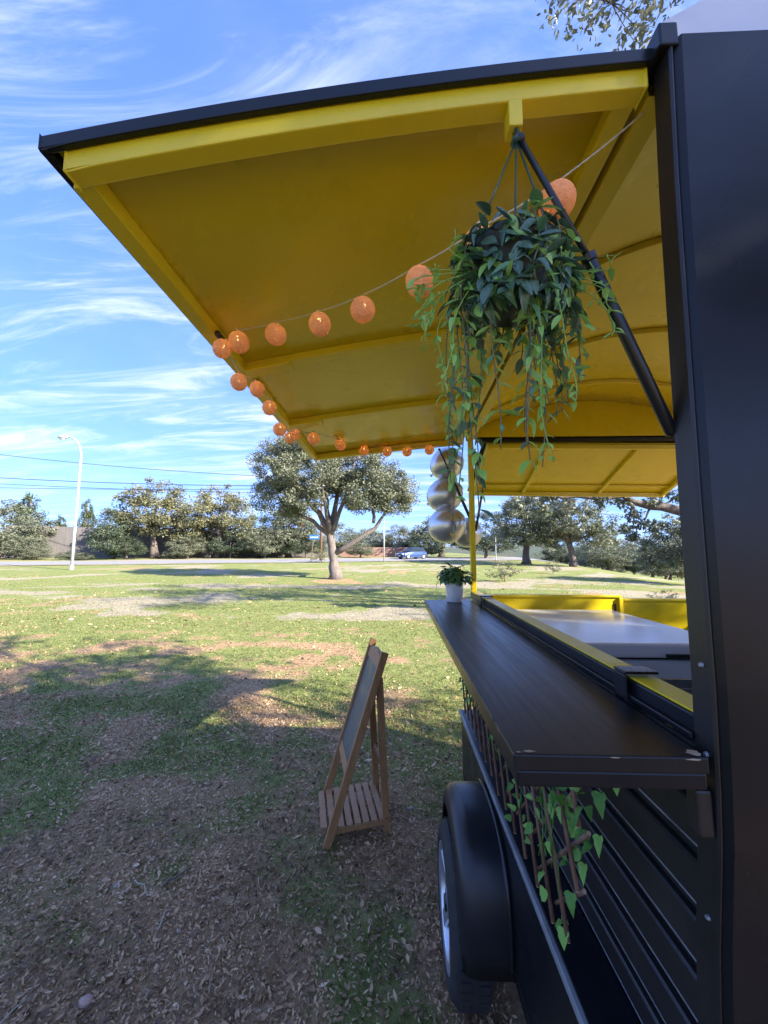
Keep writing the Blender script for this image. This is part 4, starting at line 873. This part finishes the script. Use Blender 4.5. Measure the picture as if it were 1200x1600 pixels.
ex = np.array([(1.0, 1.9, 4.70), (1.12, 1.92, 4.62), (1.2, 1.95, 4.75), (1.3, 1.9, 4.62), (1.38, 1.92, 4.50), (1.42, 1.9, 4.72), (1.34, 1.9, 4.40), (1.05, 2.0, 4.85), (1.5, 1.9, 4.85), (1.25, 1.9, 4.9), (1.55, 1.8, 4.7), (1.4, 1.9, 4.6), (1.6, 1.7, 4.9), (.95, 1.95, 4.82), (1.18, 2.0, 4.95)])
shade_oak('oak branch with small leaves reaching over the trailer roof', 7.2, -1.6, 101, [(7.4, -3.0, 5.6, 2.0, 1.8, 1.3), (6.4, -1.4, 6.6, 2.3, 2.2, 1.4), (9.2, -3.0, 6.2, 2.6, 2.6, 1.8), (8.6, -4.6, 6.0, 2.2, 2.0, 1.3)], ex)
shade_oak('oak standing outside the frame behind the camera', 9.5, -7.5, 111, [(8.8, -6.8, 6.6, 3.6, 3.4, 2.2), (6.8, -5.0, 5.8, 2.6, 2.6, 1.6), (11.5, -7, 6, 2.6, 3, 1.8)])
shade_oak('oak outside the frame whose shade bands the grass', 17.5, 3.5, 121, [(17, 3.8, 6.8, 3.8, 3.6, 2.2), (14.6, 5.5, 6, 2.6, 2.6, 1.6), (19.5, 3, 6, 2.6, 3, 1.8)])

# wood far behind the road that reads as one mass
g = np.random.default_rng(77); xs_ = np.linspace(-110, 34, 300); cy_ = 86 + g.uniform(-5, 5, 300)
hh_ = 3.2 + 4.2 * fbm(xs_ * .11, xs_ * 0 + 2.5, 15, 3); cc_ = np.stack([xs_, cy_, .5 + hh_ * g.random(300)**.6], 1)
V, F, r_ = leafcloud(cc_, g.uniform(1.1, 1.9, 300), 130, .15, 78); tag(npmesh('far_wood', V, F, OAK, None, r_), 'far wood closing the view behind the roadside trees', 'wood', kind='stuff')

# ------------------------------------------------------------------ things along the road
lz = tz(-25.85, 30); LP_ = thing('street_lamp', 'tall white street lamp with curved arm beside the road', 'street lamp', (-25.85, 30, lz))
pts = [(-25.85, 30, lz - .1), (-25.85, 30, lz + 3), (-25.84, 30, lz + 6), (-25.84, 30, lz + 9.0)] + [(-25.84 - 1.15 * (1 - math.cos(a)), 30, lz + 9.0 + 1.85 * math.sin(a)) for a in np.linspace(.15, R(96), 12)]
MB().tube(pts, list(np.linspace(.105, .05, len(pts))), 12).build('pole', GALV, LP_, smooth=True)
MB().tube([(-25.85, 30, lz - .05), (-25.85, 30, lz + .35)], .15, 12).build('base', GALV, LP_)
e = pts[-1]; mb = MB(); mb.tube([(e[0] + .05, 30, e[2]), (e[0] - .2, 30, e[2] + .02), (e[0] - .6, 30, e[2] + .01), (e[0] - .82, 30, e[2] - .02)], [.07, .15, .17, .05], 10); mb.build('lamp_head', GALV, LP_, smooth=True)
MB().tube([(e[0] - .22, 30, e[2] - .10), (e[0] - .62, 30, e[2] - .11)], .09, 8).build('lens', LAMPW, LP_, smooth=True)
# utility pole hidden in the oak crown and one outside the frame; wires between
for x, y, h_, lb in ((-9.1, 46, 10.5, 'brown wooden utility pole beside the blue street sign'), (-92, 50, 20, 'utility pole outside the frame carrying the wires')):
    z = tz(x, y); up_ = thing('utility_pole', lb, 'utility pole', (x, y, z)); MB().tube([(x, y, z - .1), (x + .05, y, z + h_)], [.17, .11], 12).build('pole', mat('tarred_pole', (.20, .12, .075), .85, (.13, .08, .05), 4), up_, smooth=True)
    MB().bar((x - .1, y - .9, z + h_ - .4), (x - .1, y + .9, z + h_ - .4), .1, .12).build('crossarm', TWIG, up_)
for (a, b_, sg, lb) in (((-92, 49.4, 20.9), (-9.1, 46.6, 10.6), 1.6, 'highest dark power line crossing the sky above the lamp'), ((-92, 50.4, 15.0), (-9.1, 46.2, 9.6), 1.1, 'second power line, thicker, crossing behind the lamp'), ((-92, 50.9, 13.8), (-9.1, 45.6, 8.6), .8, 'third power line sloping down behind the lamp'), ((-92, 50.0, 11.9), (-9.1, 45.4, 9.2), .7, 'lowest power line crossing behind the lamp')):
    a = Vector(a); b_ = Vector(b_); pts = [a.lerp(b_, t_) - Vector((0, 0, sg * 4 * t_ * (1 - t_))) for t_ in np.linspace(0, 1, 40)]
    tag(MB().tube(pts, .03 if 'thicker' not in lb else .04, 6).build('power_line', CABLE, None, smooth=True), lb, 'cable', 'power lines')
z = tz(-9.7, 43.5); sg = thing('street_sign', 'blue street name sign on a leaning post', 'sign', (-9.7, 43.5, z))
MB().tube([(-9.75, 43.5, z - .1), (-9.45, 43.5, z + 2.85)], .05, 10).build('post', TWIG, sg); mb = MB(); mb.box(-9.95, -8.85, 43.42, 43.46, z + 2.55, z + 3.05); mb.build('panel', BLUE, sg, bevel=.02)
for k, x in enumerate(np.linspace(-9.8, -9.05, 5)): MB().box(x, x + .10, 43.412, 43.4195, z + 2.72, z + 2.88).build('letter', LAMPW, sg)
z = tz(-1.45, 44); wp = thing('white_pole', 'slim white pole standing by the road left of the car', 'pole', (-1.45, 44, z))
MB().tube([(-1.45, 44, z - .1), (-1.45, 44, z + 4.7)], [.075, .05], 10).build('shaft', GALV, wp, smooth=True); MB().tube([(-1.45, 44, z + 4.7), (-1.45, 44, z + 4.8)], .09, 10).build('cap', GALV, wp)
z = tz(8.2, 41); bp = thing('white_pole', 'short pale marker post right of the yellow corner post', 'pole', (8.2, 41, z)); MB().tube([(8.2, 41, z), (8.2, 41, z + 1.3)], .07, 8).build('shaft', GALV, bp); MB().tube([(8.2, 41, z + 1.3), (8.2, 41, z + 1.36)], .09, 8).build('cap', GALV, bp)
z = tz(9.1, 40); bp = thing('white_pole', 'thin tall pole behind the sapling near the road', 'pole', (12.2, 48, z)); MB().tube([(12.2, 48, z), (12.2, 48, z + 3.0)], .05, 8).build('shaft', GALV, bp); MB().tube([(12.2, 48, z + 3), (12.2, 48, z + 3.06)], .07, 8).build('cap', GALV, bp)
# reed screen fence behind the trees
RS = thing('reed_fence', 'tall brown reed screen fence behind the roadside trees', 'fence', (-40, 56, .6))
for i in range(20):
    x0 = -58 + i * 2.4; y_ = 55 + .27 * 0 + (x0 + 58) * .14; x1 = x0 + 2.36; y2 = y_ + .33; h_ = 5.55 - i * .07
    MB().add([(x0, y_, .3), (x1, y2, .3), (x1, y2, h_), (x0, y_, h_), (x0, y_ + .06, .3), (x1, y2 + .06, .3), (x1, y2 + .06, h_), (x0, y_ + .06, h_)], [(0, 1, 2, 3), (7, 6, 5, 4), (3, 2, 6, 7), (1, 5, 6, 2), (0, 3, 7, 4)]).build('panel', REED, RS)
    MB().tube([(x0 - .02, y_ + .1, .2), (x0 - .02, y_ + .1, h_ + .05)], .05, 8).build('post', GALV, RS)
BW = thing('brick_wall', 'low reddish garden wall behind the trees near the car', 'wall', (-3, 62, .7)); BWM = mat('reddish_render', (.34, .20, .16), .9, (.26, .15, .12), 2)
for i in range(6): MB().box(-9 + i * 2.2, -6.85 + i * 2.2, 62, 62.2, .5, 2.3).build('panel', BWM, BW)
# passing car (x forward)
z = tz(2, 51.4) + .06; CA = thing('car', 'small blue hatchback driving along the road', 'car', (2.0, 51.4, z), rz=R(15) + math.pi + .38)
def ring(x, pts): return [(x, y, h) for y, h in pts]
def half(w0, w1, h0, h1): return [(-w0, h0), (-w0 * 1.02, (h0 + h1) / 2), (-w1, h1), (w1, h1), (w0 * 1.02, (h0 + h1) / 2), (w0, h0)]
mb = MB(); secs = [(-2.0, .70, .66, .32, .86), (-1.85, .86, .80, .22, .96), (-1.2, .88, .84, .2, .98), (.2, .88, .84, .2, .96), (1.0, .88, .82, .2, .90), (1.75, .84, .74, .22, .78), (2.05, .66, .56, .30, .62)]
rows = [ring(x, half(a, b_, c, d)) for x, a, b_, c, d in secs]; mb.loft(rows, close=True); mb.f.append((0, 1, 2, 3, 4, 5)); k = len(mb.v) - 6; mb.f.append(tuple(range(k + 5, k - 1, -1)))
mb.build('body', CARB, CA, smooth=False, bevel=.05, local=True)
mb = MB(); secs = [(-1.85, .72, .68, .93, 1.0), (-1.45, .78, .64, .93, 1.42), (-.4, .80, .66, .93, 1.48), (.35, .80, .64, .93, 1.42), (1.05, .76, .72, .88, .95)]
rows = [ring(x, half(a, b_, c, d)) for x, a, b_, c, d in secs]; mb.loft(rows, close=True); mb.f.append((0, 1, 2, 3, 4, 5)); k = len(mb.v) - 6; mb.f.append(tuple(range(k + 5, k - 1, -1))); mb.build('cabin_glass', GLASS, CA, bevel=.03, local=True)
MB().loft([[(x, y, h) for y in (-.62, -.3, .3, .62)] for x, h in ((-1.5, 1.435), (-.9, 1.485), (-.3, 1.50), (.32, 1.44))]).build('roof', CARB, CA, solid=.03, local=True)
for sx in (-1.3, 1.28):
    for sy in (-.80, .80):
        wl = bpy.data.objects.new('wheel', None); COL.objects.link(wl); wl.parent = CA
        mbw = MB(); rows = [[(sx + r_ * math.cos(a), sy + o_, .32 + r_ * math.sin(a)) for r_, o_ in ((.2, -.11), (.32, -.1), (.32, .1), (.2, .11))] for a in np.linspace(0, 2 * math.pi, 22)]; mbw.loft(rows); mbw.build('tyre', RUBBER, wl, local=True)
        mbw = MB(); o_ = .105 if sy > 0 else -.105; mbw.add([(sx + .2 * math.cos(a), sy + o_, .32 + .2 * math.sin(a)) for a in np.linspace(0, 2 * math.pi, 19)[:-1]], [tuple(range(18))]); mbw.build('rim', ALLOY, wl, local=True)
for sy in (-.55, .55): MB().box(1.86, 2.06, sy - .16, sy + .16, .56, .70).build('headlight', LAMPW, CA, bevel=.03, local=True)
MB().box(2.0, 2.09, -.42, .42, .32, .52).build('grille', STRUT, CA, bevel=.02, local=True); MB().box(2.091, 2.10, -.25, .25, .36, .46).build('number_plate', LAMPW, CA, local=True)

# ------------------------------------------------------------------ ground cover
def frame(n_, g): a = g.uniform(0, 2 * np.pi, n_); return np.stack([np.cos(a), np.sin(a), np.zeros(n_)], 1)
def scatter(n_, g, y0, y1, pw=1.0):
    """points in the wedge the camera sees, denser near"""
    y = y0 + (y1 - y0) * g.random(n_)**pw; x = g.uniform(-1.12, .55, n_) * (y + .7); return x, y
g = np.random.default_rng(5)
def under(x, y): return (x > .40) & (y > .6) & (y < 2.5)
# grass blades
gV, gF, gR = [], [], []; off = 0
for n_, y0, y1, pw, h_, wd in ((85000, .3, 5.5, 1.1, .026, .0021), (120000, 2.4, 14, 1.2, .027, .0036), (45000, 9, 27, 1.1, .032, .008)):
    x, y = scatter(n_, g, y0, y1, pw); m_, pl = gmask(x, y); k = (g.random(n_) < (m_ ** 1.7) * (1 - pl * .85) * sstep(y, y0, y0 + (2.5 if y0 > 1 else .1)) * (1 - sstep(y, y1 * .75, y1))) & ~under(x, y); x, y = x[k], y[k]; n2 = len(x)
    b_ = np.stack([x, y, ter(x, y) - .003], 1); d = frame(n2, g); h = h_ * g.uniform(.45, 1.25, n2); ln = g.uniform(.2, 1.2, n2); s_ = np.stack([-d[:, 1], d[:, 0], d[:, 2]], 1) * (wd * g.uniform(.6, 1.3, n2))[:, None]
    mid = b_ + d * (h * ln * .35)[:, None] + np.array([0, 0, 1]) * (h * .6)[:, None]; tip = b_ + d * (h * ln)[:, None] + np.array([0, 0, 1]) * (h * .9)[:, None]
    V = np.stack([b_ - s_, b_ + s_, mid + s_ * .7, tip, mid - s_ * .7], 1).reshape(-1, 3); F = (np.arange(n2) * 5)[:, None] + np.array([0, 1, 2, 3, 4]); gV.append(V); gF.append(F + off); gR.append(np.repeat(np.clip(g.normal(.50, .14, n2) + .55 * (fbm(x * .7, y * .7, 51, 3) - .5), 0, 1), 5)); off += len(V)
GRS = mat('grass_blade', (.10, .16, .03), .55, attr='rnd', ramp_cols=[(.10, .14, .035), (.18, .225, .055), (.27, .295, .09), (.44, .39, .21)], transl=.3)
tag(npmesh('grass', np.concatenate(gV), np.concatenate(gF), GRS, None, np.concatenate(gR), k=5), 'short patchy grass growing across the field', 'grass', kind='stuff')
# fallen leaves
lV, lF, lR = [], [], []; off = 0
for n_, y0, y1, pw, sz in ((210000, .25, 4.4, 1.0, .0082), (60000, 3.0, 10, 1.2, .0135), (14000, 8, 26, 1.1, .035)):
    x, y = scatter(n_, g, y0, y1, pw); m_, pl = gmask(x, y); k = (g.random(n_) < (1.0 - .72 * m_) * (1 - pl * .8) * (1 if y0 < 3 else .75)) & ~under(x, y); x, y = x[k], y[k]; n2 = len(x)
    L_ = sz * np.clip(g.lognormal(-.12, .48, n2), .25, 2.6); d = frame(n2, g); nn = g.normal(size=(n2, 3)) * .55 + np.array([0, 0, 1]); nn /= np.linalg.norm(nn, axis=1)[:, None]
    d = d - nn * (d * nn).sum(1)[:, None]; d /= np.linalg.norm(d, axis=1)[:, None]; u = np.cross(nn, d) * (L_ * g.uniform(.18, .58, n2))[:, None]; d = d * L_[:, None]
    c = np.stack([x, y, ter(x, y) + .004 + .010 * g.random(n2)], 1); cu = nn * (L_ * g.uniform(-.25, .35, n2))[:, None]
    V = np.stack([c - d, c - u * .9 - d * .15 + cu * .6, c + u * .9 - d * .15 + cu * .6, c + d + cu * .4, c + d * .35 + u * .75 + cu * .5, c + d * .35 - u * .75 + cu * .5], 1).reshape(-1, 3)
    F = (np.arange(n2) * 6)[:, None] + np.array([0, 2, 4, 3, 5, 1]); lV.append(V); lF.append(F + off); off += len(V); r_ = np.clip(g.beta(1.4, 3.0, n2) + .5 * (fbm(x * 3, y * 3, 61, 3) - .5), 0, 1); lR.append(np.repeat(r_, 6))
LIT = mat('dead_leaf', (.1, .07, .05), .6, attr='rnd', ramp_cols=[(.11, .064, .033), (.31, .19, .095), (.46, .295, .155), (.54, .37, .20), (.58, .43, .26), (.66, .53, .35)], transl=.1)
tag(npmesh('leaf_litter', np.concatenate(lV), np.concatenate(lF), LIT, None, np.concatenate(lR), k=6), 'small dead oak leaves littering the ground', 'leaf litter', kind='stuff')
# twigs and stones one can pick out
q = random.Random(4)
def twig(x, y, ln, a, r_, m_, lb, grp='twigs lying on the ground'):
    z = tz(x, y) + r_ + .008; pts = [Vector((x + math.cos(a) * ln * (t_ - .5) + q.uniform(-.006, .006), y + math.sin(a) * ln * (t_ - .5) + q.uniform(-.008, .008), z + q.uniform(0, .01))) for t_ in np.linspace(0, 1, 6)]
    tag(MB().tube(pts, [r_, r_ * .95, r_ * .9, r_ * .8, r_ * .7, r_ * .4], 6).build('twig', m_, None, smooth=True), lb, 'twig', grp)
PALE = mat('pale_dry_stem', (.42, .38, .30), .8)
twig(-1.2, 1.95, .17, -.6, .0022, PALE, 'pale dry grass stem left of the easel in the litter'); twig(-1.08, 2.02, .13, .9, .007, TWIG, 'short dark thick twig beside the pale dry stem')
twig(-1.02, 1.80, .10, 1.7, .003, PALE, 'thin grey upright-lying twig in front of the dark twig')
for k in range(9): x = q.uniform(-1.9, .05); y = q.uniform(1.25, 3.2); twig(x, y, q.uniform(.07, .16), q.uniform(0, 3.1), q.uniform(.0016, .0032), (TWIG, TWIG, PALE)[k % 3], 'small thin twig lying among the dead leaves')
def stone(x, y, r_, m_, lb, sq=.6):
    g2 = np.random.default_rng(int(abs(x) * 1000)); mb = MB(); rows = []
    for a in np.linspace(.05, math.pi - .05, 7): rows.append([(x + r_ * math.sin(a) * math.cos(b_) * g2.uniform(.8, 1.15), y + r_ * .75 * math.sin(a) * math.sin(b_) * g2.uniform(.8, 1.15), tz(x, y) + r_ * sq * .5 + r_ * sq * math.cos(a)) for b_ in np.linspace(0, 2 * math.pi, 10)[:-1]])
    mb.loft(rows, close=True); mb.f.append(tuple(range(9))); k = len(mb.v) - 9; mb.f.append(tuple(range(k + 8, k - 1, -1))); tag(mb.build('stone', m_, None), lb, 'stone', 'stones on the ground')
stone(-1.108, 1.50, .026, STONEP, 'pinkish stone at the bottom left of the ground'); stone(-1.345, 1.97, .016, STONE, 'white pebble left of the pale dry stem'); stone(.082, 2.58, .018, STONE, 'pale stone between the easel and the trailer wheel')
stone(-1.28, 2.13, .014, STONE, 'small pale pebble in the left grass tuft', .4); stone(-.93, 1.77, .009, STONE, 'tiny white pebble in the foreground litter')
